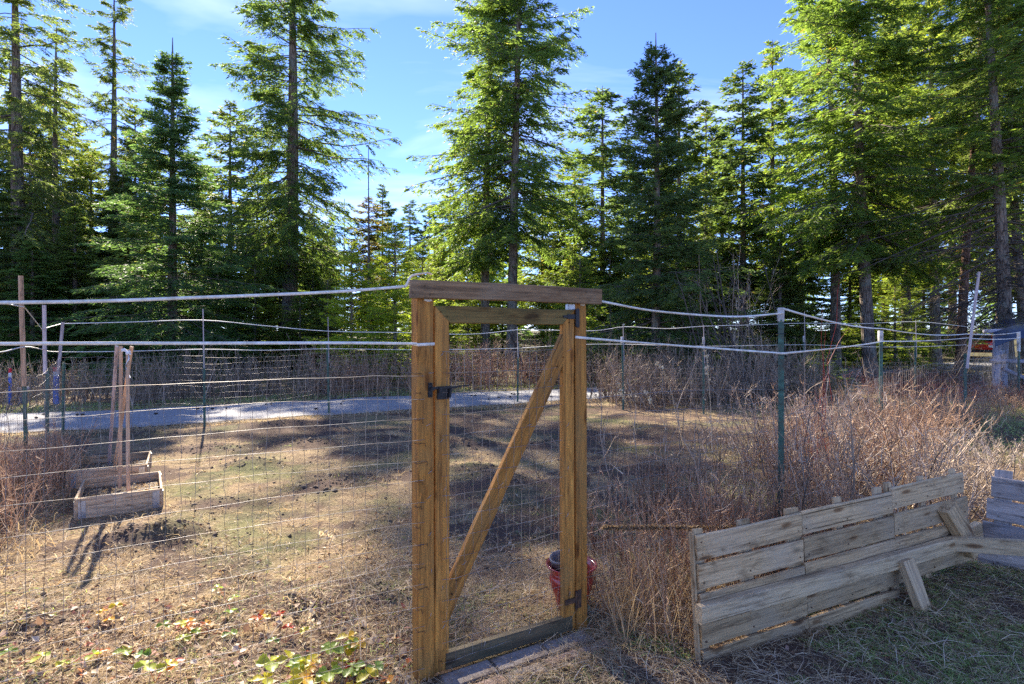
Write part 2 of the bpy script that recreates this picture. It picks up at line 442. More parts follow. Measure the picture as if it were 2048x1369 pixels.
def mat_road():
    m, t, o = nodes_of('pale_worn_asphalt')
    g = N(t, 'ShaderNodeNewGeometry'); pos = g.outputs['Position']
    n1 = noise(t, pos, 1.2, 5, 0.6); n2 = noise(t, pos, 40, 4, 0.7); n3 = noise(t, pos, 6, 5, 0.7)
    col = ramp(t, n2, [(0.3, (0.20, 0.20, 0.21)), (0.6, (0.30, 0.295, 0.30))])
    col = mixc(t, ramp(t, n1, [(0.4, (0, 0, 0)), (0.7, (0.6, 0.6, 0.6))]), col, (0.36, 0.34, 0.32))
    col = mixc(t, ramp(t, n3, [(0.60, (0, 0, 0)), (0.72, (0.8, 0.8, 0.8))]), col, (0.20, 0.15, 0.10))
    bsdf(t, o, col, 0.9, spec=0.2, bump=n2, bstr=0.5, bdist=0.01)
    return m
M['road'] = mat_road()
STRAW = [(0.0, (0.22, 0.145, 0.08)), (0.3, (0.42, 0.29, 0.16)), (0.6, (0.62, 0.48, 0.29)), (0.85, (0.76, 0.65, 0.45)), (1.0, (0.12, 0.075, 0.05))]
M['straw'] = mat_tint('dry_straw', STRAW, 0.7, trans=0.35, tcol=(1.1, 1.05, 0.9))
M['grass'] = mat_tint('green_grass', [(0, (0.16, 0.24, 0.07)), (0.5, (0.33, 0.44, 0.14)), (0.8, (0.50, 0.55, 0.22)), (1, (0.66, 0.56, 0.32))], 0.5, trans=0.4, tcol=(1.2, 1.25, 0.7))
M['leaf'] = mat_tint('fallen_leaves', [(0, (0.13, 0.065, 0.035)), (0.3, (0.27, 0.15, 0.085)), (0.5, (0.48, 0.36, 0.22)), (0.7, (0.58, 0.50, 0.40)), (0.85, (0.40, 0.07, 0.03)), (1.0, (0.50, 0.27, 0.04))], 0.6, trans=0.3)
M['berryleaf'] = mat_tint('strawberry_leaves', [(0, (0.11, 0.22, 0.03)), (0.4, (0.32, 0.42, 0.05)), (0.65, (0.62, 0.52, 0.04)), (0.85, (0.66, 0.30, 0.03)), (1.0, (0.40, 0.05, 0.03))], 0.4, trans=0.45, tcol=(1.3, 1.25, 0.7), spec=0.4)
TW = [(0.0, (0.11, 0.08, 0.055)), (0.35, (0.30, 0.215, 0.145)), (0.7, (0.52, 0.40, 0.29)), (1.0, (0.72, 0.61, 0.48))]
M['twig'] = mat_tint('greyish_bare_twigs', TW, 0.7)
M['twigred'] = mat_tint('russet_bare_twigs', [(0.0, (0.13, 0.075, 0.045)), (0.35, (0.33, 0.19, 0.11)), (0.7, (0.56, 0.35, 0.21)), (1.0, (0.74, 0.58, 0.40))], 0.7)
M['mauve'] = mat_tint('dark_red_brush_stems', [(0, (0.14, 0.05, 0.045)), (0.6, (0.30, 0.11, 0.09)), (1, (0.42, 0.26, 0.20))], 0.7)
M['dogwood'] = mat_tint('red_dogwood_stems', [(0, (0.26, 0.03, 0.02)), (1, (0.50, 0.07, 0.045))], 0.5)
M['twigdark'] = mat_tint('dark_shrub_stems', [(0, (0.035, 0.028, 0.022)), (1, (0.15, 0.12, 0.10))], 0.8)
M['budleaf'] = mat_tint('small_green_leaves', [(0, (0.06, 0.09, 0.02)), (0.6, (0.17, 0.22, 0.05)), (1, (0.34, 0.28, 0.08))], 0.6, trans=0.4)

# ------------------------------------------------------------------ geometry makers
def tubes(P, R, sides=3):
    """P (N,K,3), R (N,K) -> verts, quad faces"""
    P = np.asarray(P, float); R = np.asarray(R, float)
    n, k, _ = P.shape
    T = np.gradient(P, axis=1)
    T /= np.linalg.norm(T, axis=2, keepdims=True)+1e-9
    ref = np.where(np.abs(T[..., 2:3]) > 0.9, np.array([1., 0, 0]), np.array([0, 0, 1.]))
    A = np.cross(T, ref); A /= np.linalg.norm(A, axis=2, keepdims=True)+1e-9
    B = np.cross(T, A)
    V = []
    for s in range(sides):
        a = 2*math.pi*s/sides
        V.append(P+R[..., None]*(math.cos(a)*A+math.sin(a)*B))
    V = np.stack(V, axis=2)              # n,k,s,3
    idx = np.arange(n*k*sides).reshape(n, k, sides)
    a = idx[:, :-1, :]; b = idx[:, 1:, :]
    a2 = np.roll(a, -1, axis=2); b2 = np.roll(b, -1, axis=2)
    Fq = np.stack([a, a2, b2, b], axis=-1).reshape(-1, 4)
    return V.reshape(-1, 3), Fq
def tube_tint(tn, k, sides=3): return np.repeat(tn, (k-1)*sides)
class Acc:
    def __init__(s): s.V = []; s.F = []; s.T = []; s.n = 0
    def add(s, V, Fc, T=None):
        s.V.append(V); s.F.append(np.asarray(Fc)+s.n); s.n += len(V)
        s.T.append(np.zeros(len(Fc)) if T is None else T)
    def mesh(s, name, mat, smooth=False):
        return mesh_np(name, np.vstack(s.V), np.vstack(s.F), mat, np.concatenate(s.T), smooth)

def board_mesh(L, W, T, sh0=0, sh1=0, ch=0.003, wob=0.0015, seed=0, rings=None, notch=False):
    """length on X, width on Z, thickness on Y; sh0/sh1 slant the ends (dx per dz)"""
    r = np.random.default_rng(seed)
    k = rings or max(3, int(L/0.12)+2)
    xs = np.linspace(-L/2, L/2, k)
    c = min(ch, W/4, T/4)
    sec = np.array([(-T/2+c, -W/2), (T/2-c, -W/2), (T/2, -W/2+c), (T/2, W/2-c), (T/2-c, W/2), (-T/2+c, W/2), (-T/2, W/2-c), (-T/2, -W/2+c)])
    V = np.zeros((k, 8, 3))
    bow = wob*2*np.sin(np.linspace(0, 3.1, k)+r.uniform(0, 3))
    for i in range(k):
        V[i, :, 0] = xs[i]; V[i, :, 1:] = sec+r.normal(0, wob*0.5, (8, 2)); V[i, :, 1] += bow[i]*0.4; V[i, :, 2] += bow[i]
    V[0, :, 0] += V[0, :, 2]*sh0; V[-1, :, 0] += V[-1, :, 2]*sh1
    if wob > 0.001:
        V[0, :, 0] += r.normal(0, wob*0.5, 8); V[-1, :, 0] += r.normal(0, wob*0.5, 8)
    faces = []
    for i in range(k-1):
        for j in range(8):
            faces.append((i*8+j, i*8+(j+1) % 8, (i+1)*8+(j+1) % 8, (i+1)*8+j))
    faces.append(tuple(range(7, -1, -1))); faces.append(tuple((k-1)*8+j for j in range(8)))
    me = bpy.data.meshes.new('board')
    me.from_pydata(V.reshape(-1, 3).tolist(), [], faces); me.update()
    return me
def board(name, p0, p1, W, T, up, mat, parent=None, **kw):
    """board from p0 to p1 (centre line); width direction closest to `up`"""
    p0 = Vector(p0); p1 = Vector(p1); x = (p1-p0); L = x.length; x.normalize()
    up = Vector(up); y = up.cross(x).normalized(); z = x.cross(y)
    me = board_mesh(L, W, T, **kw); me.name = name
    o = link_mesh(name, me, parent, mat)
    Mx = Matrix((x, y, z)).transposed().to_4x4(); Mx.translation = (p0+p1)/2
    if parent: Mx = parent.matrix_basis.inverted() @ Mx
    o.matrix_basis = Mx
    return o
def box_me(name, sx, sy, sz, bev=0.004, seg=2):
    import bmesh
    bm = bmesh.new(); bmesh.ops.create_cube(bm, size=1)
    bmesh.ops.scale(bm, vec=(sx, sy, sz), verts=bm.verts)
    if bev: bmesh.ops.bevel(bm, geom=list(bm.edges), offset=bev, segments=seg, affect='EDGES')
    me = bpy.data.meshes.new(name); bm.to_mesh(me); bm.free(); return me
def box(name, c, size, mat, parent=None, rz=0, rot=None, bev=0.004):
    o = link_mesh(name, box_me(name, *size, bev=bev), parent, mat)
    o.rotation_euler = rot if rot else (0, 0, rz); 
    Mx = Matrix.LocRotScale(Vector(c), o.rotation_euler, None)
    if parent: Mx = parent.matrix_basis.inverted() @ Mx
    o.matrix_basis = Mx
    return o
def tube_obj(name, pts, r, mat, parent=None, sides=6, r1=None):
    P = np.array(pts, float)[None]; k = P.shape[1]
    R = np.linspace(r, r if r1 is None else r1, k)[None]
    V, Fq = tubes(P, R, sides)
    if parent: 
        inv = np.array(parent.matrix_basis.inverted()); V = V@inv[:3, :3].T+inv[:3, 3]
    me = mesh_np(name, V, Fq, mat, None, sides > 4)
    return link_mesh(name, me, parent)
def lathe(name, prof, mat, parent=None, loc=(0, 0, 0), seg=40):
    P = np.array(prof); k = len(P)
    a = np.linspace(0, 2*math.pi, seg, endpoint=False)
    V = np.stack([P[:, None, 0]*np.cos(a), P[:, None, 0]*np.sin(a), np.repeat(P[:, 1:2], seg, 1)], -1)
    idx = np.arange(k*seg).reshape(k, seg)
    A = idx[:-1]; B = idx[1:]
    Fq = np.stack([A, np.roll(A, -1, 1), np.roll(B, -1, 1), B], -1).reshape(-1, 4)
    o = link_mesh(name, mesh_np(name, V.reshape(-1, 3), Fq, mat, None, True), parent)
    o.location = loc
    return o
def ribbon(name, pts, W, mat, parent=None, T=0.0012, twist=None):
    """flat tape: width vertical unless twisted"""
    P = np.array(pts, float); k = len(P)
    Tn = np.gradient(P, axis=0); Tn /= np.linalg.norm(Tn, axis=1, keepdims=True)+1e-9
    up = np.array([0, 0, 1.]); S = np.cross(Tn, up); S /= np.linalg.norm(S, axis=1, keepdims=True)+1e-9
    U = np.cross(S, Tn)
    tw = np.zeros(k) if twist is None else np.asarray(twist)
    U2 = U*np.cos(tw)[:, None]+S*np.sin(tw)[:, None]; S2 = -U*np.sin(tw)[:, None]+S*np.cos(tw)[:, None]
    V = np.stack([P+U2*W/2+S2*T/2, P+U2*W/2-S2*T/2, P-U2*W/2-S2*T/2, P-U2*W/2+S2*T/2], 1)
    idx = np.arange(k*4).reshape(k, 4); A = idx[:-1]; B = idx[1:]
    Fq = np.stack([A, np.roll(A, -1, 1), np.roll(B, -1, 1), B], -1).reshape(-1, 4)
    Fq = np.vstack([Fq, [[0, 1, 2, 3]], [[(k-1)*4+3, (k-1)*4+2, (k-1)*4+1, (k-1)*4]]])
    V = V.reshape(-1, 3)
    if parent:
        inv = np.array(parent.matrix_basis.inverted()); V = V@inv[:3, :3].T+inv[:3, 3]
    return link_mesh(name, mesh_np(name, V, Fq, mat), parent)
def sagline(a, b, sag, n=24):
    a = np.array(a, float); b = np.array(b, float); s = np.linspace(0, 1, n)[:, None]
    P = a+(b-a)*s; P[:, 2] -= (4*sag*s*(1-s))[:, 0]
    return P

# ------------------------------------------------------------------ ground
def axis(lo, hi, step, far):
    a = list(np.arange(lo, hi+1e-6, step)); s = step; v = hi; right = []
    while v < far: s *= 1.22; v += s; right.append(v)
    s = step; v = lo; left = []
    while v > -far: s *= 1.22; v -= s; left.append(v)
    return np.array(left[::-1]+a+right)
gx = axis(-7.0, 7.0, 0.055, 900); gy = axis(0.9, 11.5, 0.055, 900)
GX, GY = np.meshgrid(gx, gy)
GZ = gh(GX, GY)
nx, ny = len(gx), len(gy)
idx = np.arange(nx*ny).reshape(ny, nx)
Fg = np.stack([idx[:-1, :-1], idx[:-1, 1:], idx[1:, 1:], idx[1:, :-1]], -1).reshape(-1, 4)
ground = link_mesh('ground', mesh_np('ground', np.stack([GX.ravel(), GY.ravel(), GZ.ravel()], 1), Fg, M['ground'], None, True))
_a = ground.data.attributes.new('soil', 'FLOAT', 'POINT'); _a.data.foreach_set('value', soilmask(GX, GY).ravel().astype(np.float32))
tag(ground, kind='structure')

# road strip
def road():
    C = RC; Tn = np.gradient(C, axis=0); Tn /= np.linalg.norm(Tn, axis=1, keepdims=True)
    Nn = np.stack([-Tn[:, 1], Tn[:, 0]], 1)
    cols = np.linspace(-1, 1, 7); V = []
    for i, c in enumerate(cols):
        e = RHALF*c
        wig = (vnoise(np.arange(len(C))*0.7, np.full(len(C), i), 5)-0.5)*(0.28 if abs(c) == 1 else 0)
        Q = C+Nn*(e+wig)[:, None]
        z = -0.012+0.03*(1-c*c)
        V.append(np.stack([Q[:, 0], Q[:, 1], np.full(len(Q), z)], 1))
    V = np.stack(V, 1); k, s = V.shape[:2]
    idx = np.arange(k*s).reshape(k, s)
    Fq = np.stack([idx[:-1, :-1], idx[1:, :-1], idx[1:, 1:], idx[:-1, 1:]], -1).reshape(-1, 4)[:, ::-1]
    o = link_mesh('road', mesh_np('road', V.reshape(-1, 3), Fq, M['road'], None, True))
    tag(o, kind='structure')
road()

# ------------------------------------------------------------------ trees
def make_tree(seed, H=16.0, R=3.2, base=0.12, nbr=220, ntw=14, nsp=11, droop=0.25, up=25, low=-12, rt=0.22,
              conic=1.0, irregular=0.35, sprig=0.20, sw=0.042, deadbase=None, bend=0.0, hang=0.3, needleless=0.0, top_spire=0.0, lay=0.0):
    """returns (trunk mesh, limb mesh, crown mesh), local origin at the trunk's foot"""
    r = np.random.default_rng(seed)
    # trunk
    k = 22; zz = np.linspace(-0.3, H, k)
    ph = r.uniform(0, 6, 2)
    def axis_at(z):
        s = np.clip(z/H, 0, 1)
        return np.stack([bend*np.sin(s*2.2+ph[0])*H*0.02+bend*s*s*0.3, bend*np.sin(s*3.1+ph[1])*H*0.015, z], -1)
    rad = rt*(1-np.clip(zz/H, 0, 1))**0.85+0.012; rad[0] *= 1.5; rad[1] *= 1.12
    V, Fq = tubes(axis_at(zz)[None], rad[None], 12)
    trunk = mesh_np('trunk', V, Fq, M['bark'], None, True)
    # limbs
    n = nbr
    u = (np.arange(n)+r.uniform(0, 1, n))/n
    z = H*(base+(1-base-0.012)*(u**1.22)*(1-top_spire))
    s = (z/H-base)/(1-base)
    prof = np.minimum((1-s)**conic+0.02, 1)*np.minimum(0.62+s*3.2, 1)
    ring = 0.8+0.2*np.sin(z*5.1+r.uniform(0, 6))
    az = r.uniform(0, 2*math.pi, n)
    side = 1+irregular*0.5*np.sin(az*2+z*0.9+seed)
    L = R*prof*side*ring*r.uniform(1-irregular, 1+irregular*0.55, n)+0.10
    L = np.maximum(L, 0.12)
    elev = np.radians(low+(up-low)*s**1.1+r.normal(0, 6, n)+ (s > .9)*15)
    K = 7; t = np.linspace(0, 1, K)
    dirh = np.stack([np.cos(az), np.sin(az), np.zeros(n)], 1)
    P = np.zeros((n, K, 3)); C0 = axis_at(z)
    wob = np.cumsum(r.normal(0, 0.03, (n, K, 3)), axis=1)*L[:, None, None]*0.6
    dr = droop*(1-0.7*s)
    for i in range(K):
        ti = t[i]
        P[:, i, :] = C0+dirh*(L*ti*np.cos(elev))[:, None]
        P[:, i, 2] += L*(np.sin(elev)*ti-dr*ti**1.6+0.35*dr*np.maximum(ti-0.6, 0)*2)
    P[:, 1:] += wob[:, 1:]
    lr = (0.010+0.0085*L)[:, None]*(1-0.86*t)[None]
    acc = Acc()
    V, Fq = tubes(P, lr, 3); acc.add(V, Fq)
    # twigs
    alive = np.ones(n, bool)
    if deadbase is not None: alive &= (s > deadbase*r.uniform(0.6, 1.3, n))
    m = ntw
    ts = (np.tile((np.arange(m)+0.5)/m, (n, 1))+r.normal(0, 0.03, (n, m)))
    ts = np.clip(0.14+0.86*ts, 0.08, 0.999)
    fi = ts*(K-1); i0 = np.clip(fi.astype(int), 0, K-2); fr = (fi-i0)[..., None]
    bi = np.arange(n)[:, None]
    Q = P[bi, i0]*(1-fr)+P[bi, i0+1]*fr
    D = P[bi, i0+1]-P[bi, i0]; D /= np.linalg.norm(D, axis=2, keepdims=True)+1e-9
    sd = np.where(np.arange(m)[None] % 2 == 0, 1.0, -1.0)*np.ones((n, 1))
    lat = np.cross(D, np.array([0, 0, 1.])); lat /= np.linalg.norm(lat, axis=2, keepdims=True)+1e-9
    ang = np.radians(r.normal(52, 12, (n, m)))*(1-0.55*ts)
    TD = D*np.cos(ang)[..., None]+lat*(sd*np.sin(ang))[..., None]
    TD[..., 2] -= hang*r.uniform(0.3, 1.5, (n, m))
    TD += r.normal(0, 0.12, TD.shape)
    TD /= np.linalg.norm(TD, axis=2, keepdims=True)
    TL = (0.38*L[:, None]*(1.05-ts)+0.16)*r.uniform(0.6, 1.2, (n, m))
    TL = np.minimum(TL, 0.95)
    kk = 3
    tt = np.linspace(0, 1, kk)
    TP = Q[:, :, None]+TD[:, :, None]*(TL[..., None]*tt)[..., None]
    TL = TL*np.clip(L[:, None]/0.8, 0.45, 1); TP[..., 2] -= (TL[..., None]*tt**2*0.18)
    TPf = TP.reshape(-1, kk, 3)
    tr = np.tile(np.array([0.006, 0.004, 0.002])[None], (len(TPf), 1))
    tk = r.uniform(0, 1, (n, m)) < np.clip(L/0.9, 0.22, 1)[:, None]
    sel = r.uniform(0, 1, len(TPf)) < (0.8 if deadbase is not None else 0.35)
    V, Fq = tubes(TPf[sel][:, ::2], tr[sel][:, ::2], 3); acc.add(V, Fq)
    limbs = acc.mesh('limbs', M['twigwood'])
    # sprigs
    keep = np.repeat(alive, m) & tk.reshape(-1) & (r.uniform(0, 1, n*m) > needleless)
    TPf = TPf[keep]; TDf = TD.reshape(-1, 3)[keep]; TLf = TL.reshape(-1)[keep]
    zt = TPf[:, 0, 2]/H
    N2 = len(TPf); q = nsp
    a = r.uniform(0.0, 1.0, (N2, q))
    a3 = a[..., None]
    B0 = TPf[:, None, 0]*(1-a3)**2+2*TPf[:, None, 1]*a3*(1-a3)+TPf[:, None, 2]*a3**2
    B0 = B0+r.normal(0, 0.018, B0.shape)
    latt = np.cross(TDf, np.array([0, 0, 1.])); latt /= np.linalg.norm(latt, axis=1, keepdims=True)+1e-9
    sgn = np.where(r.uniform(0, 1, (N2, q)) < 0.5, 1.0, -1.0)
    an = np.radians(r.normal(42, 16, (N2, q)))
    SD = TDf[:, None]*np.cos(an)[..., None]+latt[:, None]*(sgn*np.sin(an))[..., None]
    SD = SD+r.normal(0, 0.22, SD.shape); SD[..., 2] -= 0.10
    SD /= np.linalg.norm(SD, axis=2, keepdims=True)
    SL = sprig*r.uniform(0.55, 1.25, (N2, q))*(0.6+0.4*np.minimum(TLf/0.5, 1))[:, None]
    Nr = r.normal(0, 1, SD.shape); Nr[..., 2] += lay
    W = np.cross(SD, Nr); W /= np.linalg.norm(W, axis=2, keepdims=True)+1e-9
    wd = sw*r.uniform(0.6, 1.3, (N2, q))[..., None]
    v0 = B0-W*wd*0.30; v1 = B0+W*wd*0.30
    v2 = B0+SD*(SL*0.55)[..., None]+W*wd*0.5; v3 = B0+SD*SL[..., None]; v4 = B0+SD*(SL*0.5)[..., None]-W*wd*0.5
    tint = np.clip(0.42+r.normal(0, 0.20, (N2, q))+r.normal(0, 0.10, N2)[:, None]+0.22*(a-0.5), 0, 0.97)
    tint = np.where(r.uniform(0, 1, (N2, q)) < 0.012, 1.0, tint)
    VV = np.stack([v0, v2, v3, v4], 2).reshape(-1, 3)
    F4 = np.arange(len(VV)).reshape(-1, 4)
    crown = mesh_np('crown', VV, F4, M['needles'], tint.ravel())
    return trunk, limbs, crown, H, R

PROTO = {}
def proto(key):
    if key in PROTO: return PROTO[key]
    d = dict(
        open1=dict(seed=11, H=19, R=4.0, base=0.20, nbr=240, ntw=24, nsp=22, droop=0.42, up=30, low=-8, rt=0.34, conic=0.42, irregular=0.36, hang=0.55, sprig=0.193, sw=0.033, bend=0.6),
        open2=dict(seed=12, H=19, R=3.6, base=0.10, nbr=150, ntw=20, nsp=17, droop=0.50, up=20, low=-18, rt=0.30, conic=0.45, irregular=0.5, hang=0.35, sprig=0.202, sw=0.033, bend=0.6),
        full1=dict(seed=21, H=18, R=3.7, base=0.27, nbr=190, ntw=22, nsp=18, droop=0.30, up=42, low=-12, rt=0.20, conic=0.60, irregular=0.35, hang=0.4, sprig=0.202, sw=0.036, bend=0.5),
        full2=dict(seed=22, H=18, R=3.5, base=0.26, nbr=195, ntw=22, nsp=19, droop=0.35, up=35, low=-15, rt=0.215, conic=0.55, irregular=0.4, hang=0.4, sprig=0.202, sw=0.036, bend=0.8),
        spruce1=dict(seed=31, top_spire=0.05, H=12, R=2.8, base=0.03, nbr=330, ntw=20, nsp=17, droop=0.38, up=38, low=-8, rt=0.17, conic=1.05, irregular=0.25, hang=0.15, sprig=0.156, sw=0.030, lay=0.8),
        spruce2=dict(seed=32, top_spire=0.05, H=11, R=2.3, base=0.07, nbr=240, ntw=20, nsp=17, droop=0.30, up=48, low=-5, rt=0.15, conic=0.80, irregular=0.35, hang=0.25, sprig=0.166, sw=0.032, bend=0.6),
        bare1=dict(seed=41, H=18, R=3.0, base=0.12, nbr=190, ntw=18, nsp=20, droop=0.35, up=25, low=-10, rt=0.19, conic=0.45, irregular=0.45, hang=0.4, sprig=0.202, sw=0.033, deadbase=0.30, bend=1.0),
        bare2=dict(seed=42, H=17, R=2.6, base=0.12, nbr=190, ntw=18, nsp=19, droop=0.30, up=30, low=-12, rt=0.17, conic=0.5, irregular=0.45, hang=0.4, sprig=0.202, sw=0.033, deadbase=0.36, bend=1.2),
        young=dict(seed=51, H=5.5, R=1.5, base=0.02, nbr=130, ntw=16, nsp=14, droop=0.18, up=45, low=5, rt=0.06, conic=0.9, irregular=0.25, hang=0.05, sprig=0.129, sw=0.026),
        back1=dict(seed=61, H=13, R=2.3, base=0.20, nbr=170, ntw=14, nsp=12, droop=0.35, up=38, low=-10, rt=0.15, conic=0.85, irregular=0.35, hang=0.3, sprig=0.239, sw=0.050),
        back2=dict(seed=62, H=13, R=2.0, base=0.26, nbr=140, ntw=14, nsp=12, droop=0.35, up=35, low=-15, rt=0.15, conic=0.65, irregular=0.45, hang=0.4, sprig=0.239, sw=0.050),
        sparse=dict(seed=71, H=15, R=2.2, base=0.10, nbr=120, ntw=14, nsp=14, droop=0.28, up=35, low=-5, rt=0.15, conic=0.6, irregular=0.5, hang=0.35, sprig=0.184, sw=0.033, bend=0.8, needleless=0.15),
    )[key]
    PROTO[key] = make_tree(**d); return PROTO[key]

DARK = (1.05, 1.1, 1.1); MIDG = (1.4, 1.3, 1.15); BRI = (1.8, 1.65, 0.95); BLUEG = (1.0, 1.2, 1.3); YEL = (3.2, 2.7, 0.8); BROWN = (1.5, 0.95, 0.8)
def plant_tree(name, px, Z, ytop, R, key, color, label, group=None, lean=(0, 0), rz=None, cat='tree', bark=None, hscale=None):
    R *= 1.22
    tr, li, cr, H0, R0 = proto(key)
    x = wx(px, Z); H = wz(ytop, Z)
    o = empty(name, (x, Z, g1(x, Z)), 0, label, cat, group)
    sz = H/H0; sr = R/R0
    o.rotation_euler = (math.radians(lean[1]), math.radians(lean[0]), rz if rz is not None else random.uniform(0, 6.28))
    if rz is None and lean != (0, 0): o.rotation_euler[2] = 0
    for nm, me in (('trunk', tr), ('limbs', li), ('crown', cr)):
        if nm == 'trunk': sr /= 1.22
        elif nm == 'limbs': sr *= 1.22
        c = link_mesh(nm, me, o)
        c.scale = ((sr*0.5+sz*0.5) if nm == 'trunk' else sr,)*2+(sz,)
        if nm == 'crown': c.color = (*color, 1)
        if nm == 'trunk' and bark:
            c.material_slots[0].link = 'OBJECT'; c.material_slots[0].material = bark
    return o

G_ = 'conifers standing beyond the road'
T = plant_tree
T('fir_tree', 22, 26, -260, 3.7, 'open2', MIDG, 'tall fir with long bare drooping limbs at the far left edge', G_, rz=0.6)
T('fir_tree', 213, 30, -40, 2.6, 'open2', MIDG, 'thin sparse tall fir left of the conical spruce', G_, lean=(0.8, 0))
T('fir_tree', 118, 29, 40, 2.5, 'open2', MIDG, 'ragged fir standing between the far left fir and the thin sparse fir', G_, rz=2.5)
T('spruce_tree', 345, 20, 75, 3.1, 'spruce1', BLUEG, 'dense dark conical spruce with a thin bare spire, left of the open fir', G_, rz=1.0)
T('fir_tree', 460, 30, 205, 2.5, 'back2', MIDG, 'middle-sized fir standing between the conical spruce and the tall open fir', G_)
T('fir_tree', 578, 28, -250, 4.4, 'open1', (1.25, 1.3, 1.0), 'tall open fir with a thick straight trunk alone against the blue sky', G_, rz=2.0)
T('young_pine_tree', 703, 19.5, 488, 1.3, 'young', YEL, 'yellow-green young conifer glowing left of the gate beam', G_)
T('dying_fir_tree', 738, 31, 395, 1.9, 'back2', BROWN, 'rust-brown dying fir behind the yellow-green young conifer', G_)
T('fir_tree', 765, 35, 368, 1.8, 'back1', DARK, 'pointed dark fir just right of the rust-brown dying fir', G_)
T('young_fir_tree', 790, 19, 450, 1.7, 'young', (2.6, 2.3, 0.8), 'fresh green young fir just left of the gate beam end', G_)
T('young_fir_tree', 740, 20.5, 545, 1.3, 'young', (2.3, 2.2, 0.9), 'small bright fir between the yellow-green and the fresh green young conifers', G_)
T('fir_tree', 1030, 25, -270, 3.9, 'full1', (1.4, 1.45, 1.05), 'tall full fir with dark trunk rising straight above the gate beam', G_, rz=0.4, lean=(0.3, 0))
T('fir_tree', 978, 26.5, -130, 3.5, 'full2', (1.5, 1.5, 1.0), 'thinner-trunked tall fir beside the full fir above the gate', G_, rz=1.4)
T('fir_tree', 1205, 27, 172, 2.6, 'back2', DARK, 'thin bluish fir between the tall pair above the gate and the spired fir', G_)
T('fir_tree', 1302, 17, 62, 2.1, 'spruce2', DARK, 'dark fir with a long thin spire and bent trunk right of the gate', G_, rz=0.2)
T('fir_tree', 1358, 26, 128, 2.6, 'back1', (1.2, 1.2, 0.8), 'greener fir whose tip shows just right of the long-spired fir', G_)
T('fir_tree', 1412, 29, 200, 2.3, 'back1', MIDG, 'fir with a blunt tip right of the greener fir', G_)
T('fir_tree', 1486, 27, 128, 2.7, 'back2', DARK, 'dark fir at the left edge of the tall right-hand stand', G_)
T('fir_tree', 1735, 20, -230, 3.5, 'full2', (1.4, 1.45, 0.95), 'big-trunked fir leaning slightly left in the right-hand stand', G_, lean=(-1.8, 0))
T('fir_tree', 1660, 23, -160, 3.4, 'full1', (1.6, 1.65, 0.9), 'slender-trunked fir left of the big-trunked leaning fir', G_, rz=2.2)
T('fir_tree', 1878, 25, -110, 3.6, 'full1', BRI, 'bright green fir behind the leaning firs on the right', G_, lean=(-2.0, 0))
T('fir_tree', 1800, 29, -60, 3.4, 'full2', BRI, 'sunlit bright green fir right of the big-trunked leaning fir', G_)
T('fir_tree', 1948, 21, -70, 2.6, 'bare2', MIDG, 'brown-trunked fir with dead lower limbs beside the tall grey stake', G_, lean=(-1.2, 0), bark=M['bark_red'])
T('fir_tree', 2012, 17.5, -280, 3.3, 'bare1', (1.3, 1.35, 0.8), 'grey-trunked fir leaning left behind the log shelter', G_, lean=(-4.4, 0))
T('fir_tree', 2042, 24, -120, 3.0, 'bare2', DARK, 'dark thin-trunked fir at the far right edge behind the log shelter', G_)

LANDM = [(22, 'the far left fir with long bare limbs'), (213, 'the thin sparse fir'), (345, 'the conical spruce'), (578, 'the tall open fir'), (738, 'the rust-brown dying fir'),
         (1030, 'the full fir above the gate'), (1205, 'the thin bluish fir'), (1302, 'the long-spired fir'), (1486, 'the dark fir edging the stand'), (1735, 'the big-trunked fir'), (1948, 'the brown-trunked fir'), (2042, 'the fir at the right edge')]
USED = set()
def autolabel(px, color, kind, yt, R):
    L = sorted(LANDM, key=lambda q: abs(q[0]-px))
    tone = 'bright green' if color[0] > 1.25 else ('dark' if color[0] < 0.8 else 'mid-green')
    opts = []
    for d_, nm in L[:3]:
        side_ = 'behind' if abs(d_-px) < 14 else ('just left of' if px < d_ else 'just right of') if abs(d_-px) < 70 else ('left of' if px < d_ else 'right of')
        opts.append('%s %s %s %s' % (tone, kind, side_, nm))
    size = 'tall ' if yt < 200 else ('short ' if yt > 400 else 'middling ')
    for o_ in opts[:1]+[size+opts[0]]+opts[1:]+[size+q for q in opts[1:]]+['narrow '+opts[0], 'broad '+opts[0]]:
        if o_ not in USED:
            USED.add(o_); return o_
    return opts[0]+' at px'
GB = 'background conifers filling the forest'
LB = 'background fir half hidden among the other trees of the forest'
